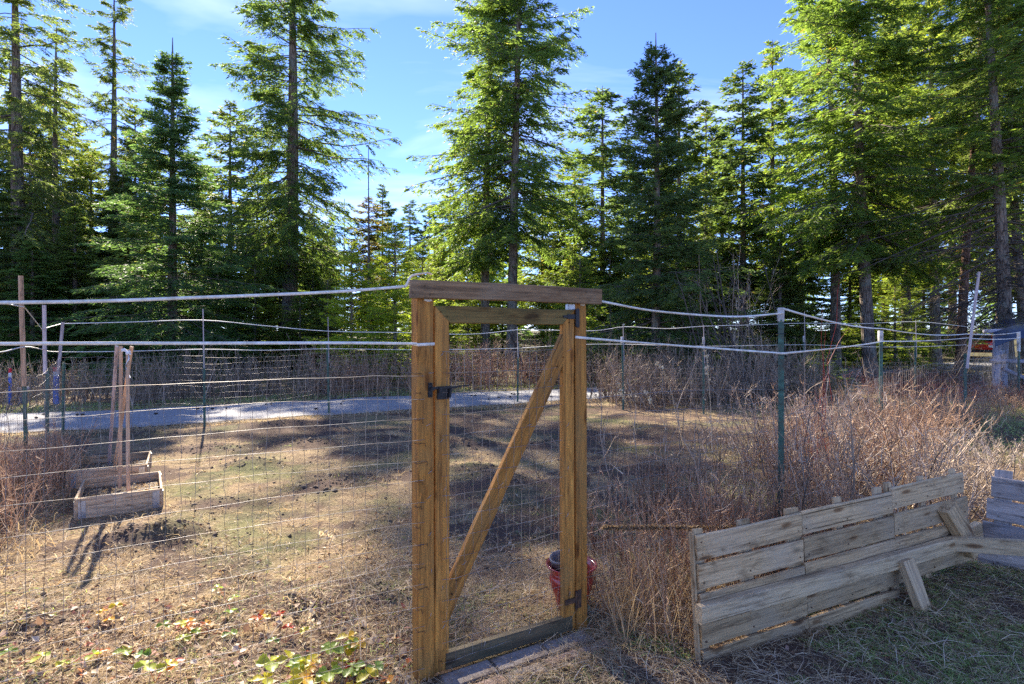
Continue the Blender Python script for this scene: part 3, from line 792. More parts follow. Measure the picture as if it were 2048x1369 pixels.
for (px, Z, yt, R, key, c) in [(100, 34, 130, 2.6, 'back1', MIDG), (150, 33, 235, 2.6, 'back1', BRI), (280, 36, 260, 2.2, 'back2', MIDG),
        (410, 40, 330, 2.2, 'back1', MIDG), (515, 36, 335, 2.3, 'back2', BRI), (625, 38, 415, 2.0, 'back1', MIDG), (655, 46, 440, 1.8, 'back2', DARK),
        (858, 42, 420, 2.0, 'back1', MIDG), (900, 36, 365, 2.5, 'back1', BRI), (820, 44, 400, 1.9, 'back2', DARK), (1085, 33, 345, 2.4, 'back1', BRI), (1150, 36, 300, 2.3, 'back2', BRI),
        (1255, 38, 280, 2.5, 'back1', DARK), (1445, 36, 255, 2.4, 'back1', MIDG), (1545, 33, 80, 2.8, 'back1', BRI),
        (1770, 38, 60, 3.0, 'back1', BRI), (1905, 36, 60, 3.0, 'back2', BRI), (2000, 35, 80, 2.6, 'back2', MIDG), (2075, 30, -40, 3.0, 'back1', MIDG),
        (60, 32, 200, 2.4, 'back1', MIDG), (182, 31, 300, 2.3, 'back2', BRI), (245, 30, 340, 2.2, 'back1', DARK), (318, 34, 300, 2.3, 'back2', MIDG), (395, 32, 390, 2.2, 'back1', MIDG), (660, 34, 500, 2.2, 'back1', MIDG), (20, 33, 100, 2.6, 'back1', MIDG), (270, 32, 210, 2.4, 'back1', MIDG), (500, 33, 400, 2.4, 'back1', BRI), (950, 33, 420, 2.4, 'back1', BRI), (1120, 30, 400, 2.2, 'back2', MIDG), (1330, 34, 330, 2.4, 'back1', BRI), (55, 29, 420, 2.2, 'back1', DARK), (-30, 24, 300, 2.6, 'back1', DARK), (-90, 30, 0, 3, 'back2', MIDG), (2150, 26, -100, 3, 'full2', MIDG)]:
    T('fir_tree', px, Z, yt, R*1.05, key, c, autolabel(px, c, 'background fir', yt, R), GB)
GU = 'young firs under the tall trees'
LU = 'young low-branched fir growing in the undergrowth beyond the road'
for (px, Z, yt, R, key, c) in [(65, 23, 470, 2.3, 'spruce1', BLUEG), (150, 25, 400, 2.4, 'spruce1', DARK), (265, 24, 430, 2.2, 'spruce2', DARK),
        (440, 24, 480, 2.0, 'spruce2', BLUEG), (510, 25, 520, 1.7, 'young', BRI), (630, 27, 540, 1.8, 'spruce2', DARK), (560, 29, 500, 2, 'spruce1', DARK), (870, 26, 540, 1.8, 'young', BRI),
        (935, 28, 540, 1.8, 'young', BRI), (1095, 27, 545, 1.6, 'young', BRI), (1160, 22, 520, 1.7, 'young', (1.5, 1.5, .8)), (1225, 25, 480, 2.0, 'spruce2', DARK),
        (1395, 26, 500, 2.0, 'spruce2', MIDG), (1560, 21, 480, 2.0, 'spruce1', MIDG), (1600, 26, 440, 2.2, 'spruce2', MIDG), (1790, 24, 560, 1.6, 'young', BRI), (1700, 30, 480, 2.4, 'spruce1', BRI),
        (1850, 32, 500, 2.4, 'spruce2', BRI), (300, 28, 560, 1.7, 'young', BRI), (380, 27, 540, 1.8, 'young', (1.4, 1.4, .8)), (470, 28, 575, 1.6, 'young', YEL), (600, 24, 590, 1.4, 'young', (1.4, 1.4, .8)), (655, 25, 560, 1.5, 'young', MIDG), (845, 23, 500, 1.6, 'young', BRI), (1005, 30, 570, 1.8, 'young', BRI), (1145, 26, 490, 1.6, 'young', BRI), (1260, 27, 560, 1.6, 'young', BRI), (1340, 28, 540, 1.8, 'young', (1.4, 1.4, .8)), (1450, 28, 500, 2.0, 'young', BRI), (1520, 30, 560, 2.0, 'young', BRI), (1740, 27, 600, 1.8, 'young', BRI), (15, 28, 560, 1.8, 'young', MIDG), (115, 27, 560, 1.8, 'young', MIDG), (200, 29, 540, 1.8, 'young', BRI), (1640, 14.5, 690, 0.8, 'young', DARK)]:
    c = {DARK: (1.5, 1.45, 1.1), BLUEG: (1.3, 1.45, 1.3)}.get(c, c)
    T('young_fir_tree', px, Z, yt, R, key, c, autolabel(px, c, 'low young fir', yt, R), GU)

# distant forest: reads as one mass
def distant():
    r = np.random.default_rng(77); acc = Acc()
    for i in range(110):
        Z = r.uniform(55, 110); px = r.uniform(-500, 2600); H = r.uniform(9, 15); R = H*0.15
        n = 330
        z = H*(0.05+0.95*r.uniform(0, 1, n)); s = z/H
        a = r.uniform(0, 6.28, n); L = R*(1-s)+0.15; rr = L*r.uniform(0.2, 1, n)
        B = np.stack([wx(px, Z)+np.cos(a)*rr, Z+np.sin(a)*rr, z], 1)
        D = np.stack([np.cos(a), np.sin(a), r.normal(-0.25, 0.3, n)], 1); ln = r.uniform(0.5, 1.1, n)[:, None]
        W = np.cross(D, r.normal(0, 1, (n, 3))); W /= np.linalg.norm(W, axis=1, keepdims=True)
        wd = 0.2
        V = np.stack([B-W*wd, B+W*wd, B+D*ln*0.7+W*wd, B+D*ln], 1).reshape(-1, 3)
        acc.add(V, np.arange(len(V)).reshape(-1, 4), np.clip(r.normal(0.4, 0.2, n), 0, 0.95))
    me = acc.mesh('distant_forest', M['needles'])
    o = link_mesh('distant_forest', me); o.color = (0.9, 1, 0.9, 1)
    tag(o, 'far-off forest showing as a low dark band between the tree trunks', 'forest', kind='stuff')
distant()

# dead snags
def snag(px, Z, ytop, r0, label, lean=0):
    x = wx(px, Z); H = wz(ytop, Z)
    o = empty('dead_tree', (x, Z, 0), 0, label, 'dead tree')
    P = np.stack([np.linspace(0, lean, 12), np.zeros(12), np.linspace(-0.2, H, 12)], 1)
    V, Fq = tubes(P[None], np.linspace(r0, 0.015, 12)[None], 8)
    link_mesh('trunk', mesh_np('trunk', V, Fq, M['deadwood'], None, True), o)
    r = np.random.default_rng(int(px)); n = 60
    z = r.uniform(0.2, 0.97, n)*H; a = r.uniform(0, 6.28, n); L = r.uniform(0.15, 0.6, n)*(1.1-z/H)
    t = np.linspace(0, 1, 4)
    Q = np.stack([np.cos(a)[:, None]*L[:, None]*t+lean*z[:, None]/H, np.sin(a)[:, None]*L[:, None]*t, z[:, None]+L[:, None]*(-0.2*t+0.1*t*t)], -1)
    V, Fq = tubes(Q, np.tile(np.linspace(0.012, 0.003, 4), (n, 1)), 3)
    link_mesh('limbs', mesh_np('limbs', V, Fq, M['deadwood']), o)
snag(737, 27, 290, 0.075, 'tall needle-thin dead snag standing left of the gate beam')
snag(689, 33, 398, 0.06, 'shorter thin dead snag left of the needle-thin snag')

# ------------------------------------------------------------------ brush
def grow(r, base, dirs, L, K, r0, wob=0.10, droop=0.0, r1=0.25):
    n = len(base); t = np.linspace(0, 1, K)
    P = base[:, None]+dirs[:, None]*(L[:, None]*t)[..., None]
    w_ = np.cumsum(r.normal(0, wob, (n, K, 3)), axis=1)*L[:, None, None]/K; w_[:, 0] = 0
    P = P+w_; P[..., 2] -= droop*L[:, None]*t**2
    return P, r0[:, None]*(1-(1-r1)*t)[None]
def side(r, P, per, Lf, r0, K=4, ang=0.8, upb=0.25, smin=0.25):
    n, k, _ = P.shape
    i = r.integers(0, n, n*per); s = r.uniform(smin, 0.98, n*per); f = s*(k-1); i0 = np.minimum(f.astype(int), k-2); fr = (f-i0)[:, None]
    B = P[i, i0]*(1-fr)+P[i, i0+1]*fr
    D = P[i, i0+1]-P[i, i0]; D /= np.linalg.norm(D, axis=1, keepdims=True)+1e-9
    D = D+r.normal(0, ang, D.shape); D[:, 2] += upb; D /= np.linalg.norm(D, axis=1, keepdims=True)
    tot = np.linalg.norm(P[i, -1]-P[i, 0], axis=1)
    L = Lf*tot*r.uniform(0.4, 1.1, n*per)*(1.15-s*0.7)
    return grow(r, B, D, L, K, np.full(n*per, r0), 0.22)
def brush(name, pts, hts, mat, seed, stems=6, per=7, per2=2, r0=0.004, spread=0.25, lean=(0, 0), label=None, cat='brush', kind='stuff', spreadbase=0.08, leafmat=None, nleaf=0, lbias=0.5, wob=0.1, acc=None):
    r = np.random.default_rng(seed)
    pts = np.asarray(pts); n = len(pts)*stems
    b = np.repeat(pts, stems, 0)+r.normal(0, spreadbase, (n, 2))
    h = np.repeat(hts, stems)*r.uniform(0.55, 1.1, n)
    base = np.stack([b[:, 0], b[:, 1], gh(b[:, 0], b[:, 1])-0.02], 1)
    d = np.stack([r.normal(lean[0], spread, n), r.normal(lean[1], spread, n), np.ones(n)], 1); d /= np.linalg.norm(d, axis=1, keepdims=True)
    P, R = grow(r, base, d, h, 6, r0*r.uniform(0.7, 1.4, n)*(0.6+0.5*h), wob)
    A = acc or Acc()
    V, Fq = tubes(P, R); A.add(V, Fq, tube_tint(np.clip(r.normal(lbias-0.1, 0.2, n), 0, 1), 6))
    if per:
        P1, R1 = side(r, P, per, 0.38, r0*0.5, 3)
        V, Fq = tubes(P1, R1); A.add(V, Fq, tube_tint(np.clip(r.normal(lbias, 0.22, len(P1)), 0, 1), 3))
        if per2:
            P2, R2 = side(r, P1, per2, 0.5, r0*0.36, 2)
            V, Fq = tubes(P2, R2); A.add(V, Fq, tube_tint(np.clip(r.normal(lbias+0.12, 0.22, len(P2)), 0, 1), 2))
    if acc is not None: return
    o = link_mesh(name, A.mesh(name, mat)); tag(o, label, cat, kind=kind)
    if leafmat:
        i = r.integers(0, len(P1), nleaf); f = r.integers(0, 3, nleaf)
        leaves(name+'_leaves' if False else 'leaves', P1[i, f], 0.03, leafmat, r, parent=o)
    return o
def leafgeo(B, size, r, D=None, flat=0.0, curl=0.25):
    n = len(B)
    if D is None: D = r.normal(0, 1, (n, 3)); D[:, 2] *= (1-flat)
    D = D/(np.linalg.norm(D, axis=1, keepdims=True)+1e-9)
    Nn = r.normal(0, 1, (n, 3)); Nn[:, 2] += 3*flat
    W = np.cross(D, Nn); W /= np.linalg.norm(W, axis=1, keepdims=True)+1e-9
    Nn = np.cross(W, D)
    s = (size*r.uniform(0.5, 1.3, n))[:, None]
    v0 = B; v1 = B+D*s*0.5+W*s*0.38+Nn*s*curl*0.5; v2 = B+D*s-Nn*s*curl*0.3; v3 = B+D*s*0.5-W*s*0.38+Nn*s*curl*0.5
    V = np.stack([v0, v1, v2, v3], 1).reshape(-1, 3)
    i = np.arange(n)*4
    Fc = np.concatenate([np.stack([i, i+1, i+2], 1), np.stack([i, i+2, i+3], 1)])
    return V, Fc, n
def leaves(name, B, size, mat, r, parent=None, tint=None, flat=0.0, **kw):
    V, Fc, n = leafgeo(B, size, r, flat=flat)
    tn = np.clip(r.uniform(0, 1, n), 0, 1) if tint is None else tint
    o = link_mesh(name, mesh_np(name, V, Fc, mat, np.concatenate([tn, tn])), parent)
    if parent and kw.get('kind', 'stuff'): o['kind'] = 'stuff'
    return o

def scatter_poly(r, line, n, d0, d1):
    """points at signed distance d0..d1 from a polyline"""
    L = np.array(line, float); seg = np.linalg.norm(np.diff(L, axis=0), axis=1); c = np.concatenate([[0], np.cumsum(seg)])
    u = r.uniform(0, c[-1], n); i = np.clip(np.searchsorted(c, u)-1, 0, len(seg)-1); f = ((u-c[i])/seg[i])[:, None]
    P = L[i]*(1-f)+L[i+1]*f; D = (L[i+1]-L[i])/seg[i][:, None]; Nn = np.stack([-D[:, 1], D[:, 0]], 1)
    return P+Nn*r.uniform(d0, d1, n)[:, None], u/c[-1]
r = np.random.default_rng(101)
LINE_R = [(0.62, 3.35), (1.93, 4.15), (4.9, 7.4), (8.3, 10.4), (12, 13.4)]
p, u = scatter_poly(r, LINE_R, 255, -0.5, 1.1)
dl = (p[:, 0]-0.3)
keep = ~((p[:, 0] < 1.2) & (p[:, 1] < 3.1)); p = p[keep]; u = u[keep]
h = (0.50+0.55*np.clip((p[:, 0]-0.8)/3.2, 0, 1))*np.clip(1.9-p[:, 1]*0.15, 0.33, 1)*(0.7+0.6*vnoise(p[:, 0]*1.3, p[:, 1]*1.3, 66))+0.12*vnoise(p[:, 0]*2, p[:, 1]*2, 4)
dens = np.random.default_rng(5).uniform(0, 1, len(p)) < np.clip(0.55+0.2*p[:, 0], 0, 1)
brush('bramble_thicket', p[dens], h[dens], M['twigred'], 1, stems=6, per=6, per2=1, r0=0.0058, spread=0.36, wob=0.2, label='dense leafless russet thicket along the wire fence right of the gate', cat='thicket', lbias=0.5)
p = np.stack([r.uniform(0.50, 2.1, 90), r.uniform(2.95, 4.6, 90)], 1); p = p[(p[:, 1] > 0.41*p[:, 0]+2.62) & (p[:, 1] < 0.55*p[:, 0]+3.3)]
brush('bramble_thicket', p, 0.50+0.30*vnoise(p[:, 0]*2, p[:, 1]*2, 14), M['twigred'], 3, stems=7, per=4, per2=1, r0=0.0048, spread=0.13, wob=0.14, label='upright dark russet stems between the gate post and the plank barrier', cat='thicket', lbias=0.55)
p, u = scatter_poly(r, LINE_R[:3], 46, -0.4, 1.2)
brush('tall_bare_stems', p, 0.85+0.5*vnoise(p[:, 0]*3, p[:, 1]*3, 15), M['twig'], 4, stems=1, per=6, per2=1, r0=0.0065, spread=0.16, wob=0.16, label='taller single bare stems poking out of the russet thicket', cat='thicket', lbias=0.35)
# pale twiggy layer further right, outside the fence
p = np.stack([r.uniform(2.6, 7.0, 170), r.uniform(4.4, 7.8, 170)], 1); p = p[p[:, 1] > 0.85*p[:, 0]*0.9+1.6]
h = (0.7+0.4*vnoise(p[:, 0], p[:, 1], 8))*np.clip(1.7-p[:, 0]*0.21, 0.4, 1)
brush('bramble_thicket', p, h, M['twig'], 2, stems=6, per=5, per2=2, r0=0.0065, spread=0.42, wob=0.2, label='pale tangled twigs growing behind the plank barrier', cat='thicket', lbias=0.62)
# far side of the road
def far_brush(x0, x1, d0, d1, n, h0, h1, mat, seed, label, lb=0.5, leafn=0, stems=5):
    r = np.random.default_rng(seed)
    m = (RC[:, 0] > x0) & (RC[:, 0] < x1)
    p, u = scatter_poly(r, RC[m], n, d0, d1)
    h = h0+(h1-h0)*vnoise(p[:, 0]*0.9, p[:, 1]*0.9, seed)
    return brush('roadside_thicket', p, h, mat, seed, stems=stems, per=7, per2=1, r0=0.009, spread=0.28, label=label, cat='thicket', lbias=lb, leafmat=M['budleaf'] if leafn else None, nleaf=leafn, spreadbase=0.2)
far_brush(-14, -3.5, 1.7, 4.0, 170, 0.8, 1.3, M['twig'], 21, 'grey-brown leafless brush lining the far side of the road on the left', 0.35, 2500)
far_brush(-4.5, 4.5, 1.6, 4.5, 190, 0.7, 1.5, M['twigred'], 22, 'mauve-brown leafless brush beyond the road behind the gate', 0.45, 2500)
p = np.stack([r.uniform(2.0, 7.2, 150), r.uniform(12.0, 14.2, 150)], 1)
brush('bramble_thicket', p, 0.8+0.8*vnoise(p[:, 0], p[:, 1], 33), M['twig'], 23, stems=5, per=7, per2=1, r0=0.008, spread=0.28, label='grey leafless brush behind the far wire fence right of the gate', cat='thicket', lbias=0.4, leafmat=M['budleaf'], nleaf=800, spreadbase=0.2)
p = np.stack([r.uniform(8.8, 12.6, 110), r.uniform(12.6, 15.5, 110)], 1)
brush('bramble_thicket', p, 0.4+0.5*vnoise(p[:, 0], p[:, 1], 34), M['mauve'], 24, stems=6, per=7, per2=1, r0=0.006, spread=0.3, label='low dark red brush left of the log shelter', cat='thicket', lbias=0.4, spreadbase=0.2)
p = np.stack([r.uniform(6.5, 22, 200), r.uniform(15.5, 26, 200)], 1); rd, _ = road_dist(p[:, 0], p[:, 1]); p = p[rd > 1.8]
brush('bramble_thicket', p, 0.3+0.8*vnoise(p[:, 0]*.6, p[:, 1]*.6, 35), M['twig'], 25, stems=4, per=7, per2=1, r0=0.009, spread=0.3, label='thin brown brush among the trunks of the right-hand stand', cat='thicket', lbias=0.45, spreadbase=0.25)
# left foreground russet thicket
p = np.stack([r.uniform(-5.9, -3.5, 210), r.uniform(3.9, 6.4, 210)], 1); p = p[(p[:, 0] < -0.765*p[:, 1]-0.05) & (p[:, 0] < -0.52*p[:, 1]-1.55)]
brush('bramble_thicket', p, 0.40+0.38*vnoise(p[:, 0]*2, p[:, 1]*2, 36), M['twigred'], 26, stems=6, per=6, per2=1, r0=0.0048, spread=0.34, label='russet leafless thicket at the left edge beside the raised beds', cat='thicket', lbias=0.6)

def shrub(name, px, Z, n, H, mat, label, cat, seed, spread=0.18, lean=(0, 0), r0=0.012, per=6, sb=0.12, per2=2, wob=0.1):
    x = wx(px, Z)
    return brush(name, np.array([(x, Z)]), np.array([H]), mat, seed, stems=n, per=per, per2=per2, r0=r0, spread=spread, lean=lean, label=label, cat=cat, kind=None, spreadbase=sb, wob=wob)
shrub('bare_shrub', 1490, 14.2, 16, 3.3, M['twigdark'], 'tall leafless shrub with many stems leaning left beside the near green post', 'shrub', 41, 0.10, (-0.28, 0), 0.013, 7, 0.55)
shrub('bare_shrub', 1455, 16, 14, 3.8, M['twig'], 'tall greyish leafless shrub behind the left-leaning one', 'shrub', 42, 0.16, (0.05, 0), 0.009, 10, 0.5)
shrub('bare_shrub', 1235, 13.5, 8, 1.9, M['twigdark'], 'dark leafless shrub just right of the gate post', 'shrub', 43, 0.3, (-0.1, 0), 0.009, 7, 0.3)
shrub('bare_sapling', 1062, 18, 1, 2.2, M['twigdark'], 'bent grey sapling leaning across behind the gate brace', 'sapling', 44, 0.05, (-0.5, 0), 0.035, 5, 0.02)
shrub('red_dogwood', 1662, 5.6, 9, 1.15, M['dogwood'], 'bright red bare dogwood shoots rising above the thicket', 'shrub', 45, 0.10, (0, 0), 0.0042, 1, 0.10, 0)
shrub('red_dogwood', 1657, 6.0, 3, 2.1, M['dogwood'], 'three tallest red dogwood shoots crossing the white fence tape', 'shrub', 46, 0.03, (0, 0), 0.0045, 1, 0.05, 0)
shrub('bare_shrub', 1690, 4.9, 4, 0.95, M['twigdark'], 'dark forked stem standing just behind the plank barrier', 'shrub', 47, 0.22, (0.1, 0), 0.007, 4, 0.04)
shrub('bare_shrub', 1875, 12.6, 12, 1.9, M['twigdark'], 'dark fan-shaped leafless shrub left of the tall grey stake', 'shrub', 48, 0.42, (0, 0), 0.008, 6, 0.15)
shrub('bare_shrub', 1770, 8.4, 10, 1.35, M['twig'], 'pale spreading leafless shrub at the white-topped post', 'shrub', 49, 0.4, (-0.1, 0), 0.005, 6, 0.2)

# ------------------------------------------------------------------ ground litter, grass
def vis_scatter(r, n, z0=1.6, z1=11.5, p=1.25, pad=60, x0=None, x1=None):
    """points on the ground, denser near the viewer, inside the wedge the garden fills"""
    u = r.uniform(0, 1, n); Z = 1/((1/z0**p)*(1-u)+(1/z1**p)*u)**(1/p)
    px = r.uniform(-pad if x0 is None else x0, 2048+pad if x1 is None else x1, n)
    return wx(px, Z), Z
def blades(name, x, y, Lm, Wm, mat, r, tint, up=1.0, K=3, label=None, cat=None, bendf=0.6, parent=None, zoff=0.0):
    n = len(x)
    a = r.uniform(0, 6.28, n); L = Lm*r.uniform(0.45, 1.3, n)
    D = np.stack([np.cos(a), np.sin(a), np.full(n, 0.0)], 1)
    U = np.array([0, 0, 1.])
    el_ = np.clip(r.normal(up, 0.35, n), 0.03, 1.5)
    B = np.stack([x, y, gh(x, y)-0.004+zoff], 1)
    W = np.stack([-np.sin(a), np.cos(a), np.zeros(n)], 1)*(Wm*r.uniform(0.6, 1.3, n))[:, None]*0.5
    W[:, 2] += r.normal(0, Wm*0.3, n)
    rows = []
    for t in np.linspace(0, 1, K):
        e = el_*(1-bendf*t)
        Pp = B+D*(L*t*np.cos(e))[:, None]+U*(L*t*np.sin(e))[:, None]
        rows.append((Pp, 1-t*0.97))
    V = []
    for (Pp, k) in rows: V += [Pp-W*k, Pp+W*k]
    V = np.stack(V, 1)
    Fc = []
    i = np.arange(n)*2*K
    for j in range(K-1): Fc.append(np.stack([i+2*j, i+2*j+1, i+2*j+3, i+2*j+2], 1))
    o = link_mesh(name, mesh_np(name, V.reshape(-1, 3), np.concatenate(Fc), mat, np.tile(tint, K-1)), parent)
    if label: tag(o, label, cat, kind='stuff')
    return o
def off_road(x, y, m=1.25):
    d, s = road_dist(x, y); return d > m
r = np.random.default_rng(202)
x, y = vis_scatter(r, 230000)
patch = fbm(x*0.9, y*0.9, 61, 3)+0.4*fbm(x*5, y*5, 62, 2)
k = off_road(x, y) & (soilmask(x, y)*0.93 < r.uniform(0, 1, len(x))); x, y = x[k], y[k]
blades('dry_grass', x, y, 0.055, 0.0045, M['straw'], r, np.clip(r.normal(0.5, 0.25, len(x)), 0, 1), up=0.35, K=2, label='short flattened straw covering the garden ground', cat='dry grass')
x, y = vis_scatter(r, 70000)
patch = fbm(x*1.3+9, y*1.3, 71, 3)
k = off_road(x, y) & (patch > r.uniform(0.42, 0.70, len(x))); x, y = x[k], y[k]
blades('green_grass', x, y, 0.035, 0.004, M['grass'], r, np.clip(r.normal(0.5, 0.25, len(x)), 0, 1), up=0.8, K=2, label='low green weeds sprouting in patches over the garden', cat='grass')
# right foreground: rough grass outside the barrier
x, y = vis_scatter(r, 75000, 1.7, 4.3, 1.0, x0=1180, x1=2130)
k = (fbm(x*1.6, y*1.6, 81, 4)+0.6*(fbm(x*6, y*6, 83, 3)-0.44)+0.06*np.clip((x-1.7)/1.0, -1, 1.0) > r.uniform(0.47, 0.60, len(x))) & (x > 0.25+0.1*y); x, y = x[k], y[k]
blades('lawn_grass', x, y, 0.055, 0.0046, M['grass'], r, np.clip(r.normal(0.42, 0.25, len(x)), 0, 1), up=0.9, K=3, label='soft green grass in the right foreground', cat='grass', bendf=0.9)
x, y = vis_scatter(r, 42000, 1.6, 4.2, 1.0, x0=1080, x1=2130)
blades('dead_grass', x, y, 0.13, 0.0035, M['straw'], r, np.clip(r.normal(0.68, 0.25, len(x)), 0, 1), up=0.2, K=3, label='matted dead grass lying around the plank barrier', cat='dry grass', bendf=0.8)
x, y = vis_scatter(r, 24000, 1.5, 4.2, 1.1, x0=-60, x1=860)
blades('dead_grass', x, y, 0.10, 0.0035, M['straw'], r, np.clip(r.normal(0.6, 0.2, len(x)), 0, 0.95), up=0.35, K=3, label='bleached dead grass mixed with leaves in the lower left foreground', cat='dry grass', bendf=0.8)
x, y = vis_scatter(r, 1500, 3.0, 11.5, 0.6)
k = off_road(x, y); x, y = x[k], y[k]; nt_ = 9; x = np.repeat(x, nt_)+r.normal(0, 0.03, len(x)*nt_); y = np.repeat(y, nt_)+r.normal(0, 0.03, len(y)*nt_)
blades('straw_clumps', x, y, 0.10, 0.006, M['straw'], r, np.clip(r.normal(0.5, 0.25, len(x)), 0, 1), up=0.9, K=3, label='small standing clumps of dry grass dotted over the garden', cat='dry grass')
x, y = vis_scatter(r, 16000, 1.5, 10.5, 0.9, x0=-60, x1=1500)
k = (fbm(x*3, y*3, 99, 2) > r.uniform(0.38, 0.5, len(x))) & off_road(x, y); x, y = x[k], y[k]
blades('grass_tufts', x, y, 0.055, 0.0045, M['grass'], r, np.clip(r.normal(0.7, 0.22, len(x)), 0, 1), up=1.0, K=3, label='yellow-green grass tufts sprouting through the litter', cat='grass')
# long straw tussock right of the gate post
n = 1300
t_ = r.uniform(1.02, 2.4, n); off = r.normal(0.08, 0.16, n)
x = -0.444+0.863*t_+0.505*(-off); y = 2.686+0.505*t_-0.863*(-off)
blades('straw_tussock', x, y, 0.30, 0.0042, M['straw'], r, np.clip(r.normal(0.5, 0.2, n), 0, 0.95), up=0.95, K=6, label='long dry grass stalks tangled between gate post and barrier', cat='dry grass', bendf=0.9)
x = r.uniform(0.55, 1.35, 260); y = r.uniform(2.95, 3.6, 260)
blades('straw_tussock', x, y, 0.60, 0.005, M['straw'], r, np.clip(r.normal(0.35, 0.2, 260), 0, 0.95), up=1.35, K=6, label='upright brown weed stalks behind the left end of the barrier', cat='dry grass', bendf=0.25)
x = r.uniform(-6.2, -3.4, 3000); y = r.uniform(3.6, 6.6, 3000); k = x < -0.79*y-0.05
blades('straw_tussock', x[k], y[k], 0.26, 0.005, M['straw'], r, np.clip(r.normal(0.5, 0.2, k.sum()), 0, 0.95), up=1.1, K=5, label='upright tan grass under the russet thicket at the left edge', cat='dry grass', bendf=0.6)
# grass verge along the fence and road edges
p, u = scatter_poly(r, RC[(RC[:, 0] > -14) & (RC[:, 0] < 8)], 9000, -1.9, -1.25)
blades('verge_grass', p[:, 0], p[:, 1], 0.14, 0.008, M['straw'], r, np.clip(r.normal(0.5, 0.22, len(p)), 0, 0.95), up=0.9, K=3, label='tan grass verge along the near edge of the road', cat='dry grass')
p, u = scatter_poly(r, RC[(RC[:, 0] > -14) & (RC[:, 0] < 20)], 9000, 1.2, 2.4)
blades('verge_grass', p[:, 0], p[:, 1], 0.16, 0.010, M['grass'], r, np.clip(r.normal(0.6, 0.25, len(p)), 0, 1), up=0.9, K=3, label='green grass verge along the far edge of the road', cat='grass')
x = r.uniform(5, 15, 14000); y = r.uniform(7.5, 13, 14000)
blades('meadow_grass', x, y, 0.13, 0.008, M['grass'], r, np.clip(r.normal(0.6, 0.25, len(x)), 0, 1), up=0.9, K=3, label='sunlit green grass around the log shelter', cat='grass')
# leaf litter
x, y = vis_scatter(r, 15000, 1.55, 9, 1.5)
k = (fbm(x*1.1, y*1.1, 91, 3)+np.where((x < -0.3) & (y < 3.4), 0.08, 0) > r.uniform(0.40, 0.72, len(x))) & off_road(x, y); x, y = x[k], y[k]
o = leaves('fallen_leaves', np.stack([x, y, gh(x, y)+0.004], 1), 0.030, M['leaf'], r, flat=0.6, tint=np.clip(r.beta(1.8, 2.6, len(x)), 0, 1))
tag(o, 'brown and bleached fallen leaves strewn over the ground', 'leaves', kind='stuff')
x, y = vis_scatter(r, 2300, 1.5, 3.4, 1.2, x0=-60, x1=850)
o = leaves('fallen_leaves', np.stack([x, y, gh(x, y)+0.008], 1), 0.042, M['leaf'], r, flat=0.45, tint=np.clip(r.beta(2.6, 2.2, len(x)), 0, 1))
tag(o, 'larger pale and reddish leaves in the lower left foreground', 'leaves', kind='stuff')
# twig debris and clods
x, y = vis_scatter(r, 5000, 1.6, 9, 1.2)
k = off_road(x, y); x, y = x[k], y[k]
a = r.uniform(0, 6.28, len(x)); B = np.stack([x, y, gh(x, y)+0.006], 1)
D = np.stack([np.cos(a), np.sin(a), r.uniform(0, 0.35, len(x))], 1)
P, R = grow(r, B, D, r.uniform(0.05, 0.22, len(x)), 4, np.full(len(x), 0.0016), 0.3)
V, Fq = tubes(P, R); o = link_mesh('fallen_twigs', mesh_np('fallen_twigs', V, Fq, M['twig'], tube_tint(np.clip(r.normal(0.6, 0.25, len(x)), 0, 1), 4)))
tag(o, 'short broken twigs scattered on the ground', 'twigs', kind='stuff')
def clods():
    r = np.random.default_rng(303); acc = Acc(); 
    base = np.array([(1, 0, 0), (-1, 0, 0), (0, 1, 0), (0, -1, 0), (0, 0, 1), (0, 0, -1)], float)
    fc = np.array([(0, 2, 4), (2, 1, 4), (1, 3, 4), (3, 0, 4), (2, 0, 5), (1, 2, 5), (3, 1, 5), (0, 3, 5)])
    xs, ys = [], []
    for (mx, my, rr, a_) in MOUNDS:
        n = 110; xs.append(r.normal(mx, rr*0.55, n)); ys.append(r.normal(my, rr*0.4, n))
    n = 900; xs.append(r.normal(2.8, 0.45, n)); ys.append(r.normal(3.25, 0.22, n))
    x, y = vis_scatter(r, 2600, 1.6, 8, 1.2); k = off_road(x, y, 1.4); xs.append(x[k]); ys.append(y[k])
    x = np.concatenate(xs); y = np.concatenate(ys); n = len(x)
    s = 0.0065*np.exp(r.normal(0, 0.5, n))*(0.7+0.10*y)
    C = np.stack([x, y, gh(x, y)+s*0.2], 1)
    V = C[:, None]+base[None]*r.uniform(0.6, 1.3, (n, 6, 1))*s[:, None, None]*np.array([1, 1, 0.75])+r.normal(0, 0.15, (n, 6, 3))*s[:, None, None]
    Fq = (fc[None]+(np.arange(n)*6)[:, None, None]).reshape(-1, 3)
    o = link_mesh('soil_clods', mesh_np('soil_clods', V.reshape(-1, 3), Fq, M['soil']))
    tag(o, 'dark crumbs of dug soil lying on the mounds and ground', 'soil', kind='stuff')
clods()
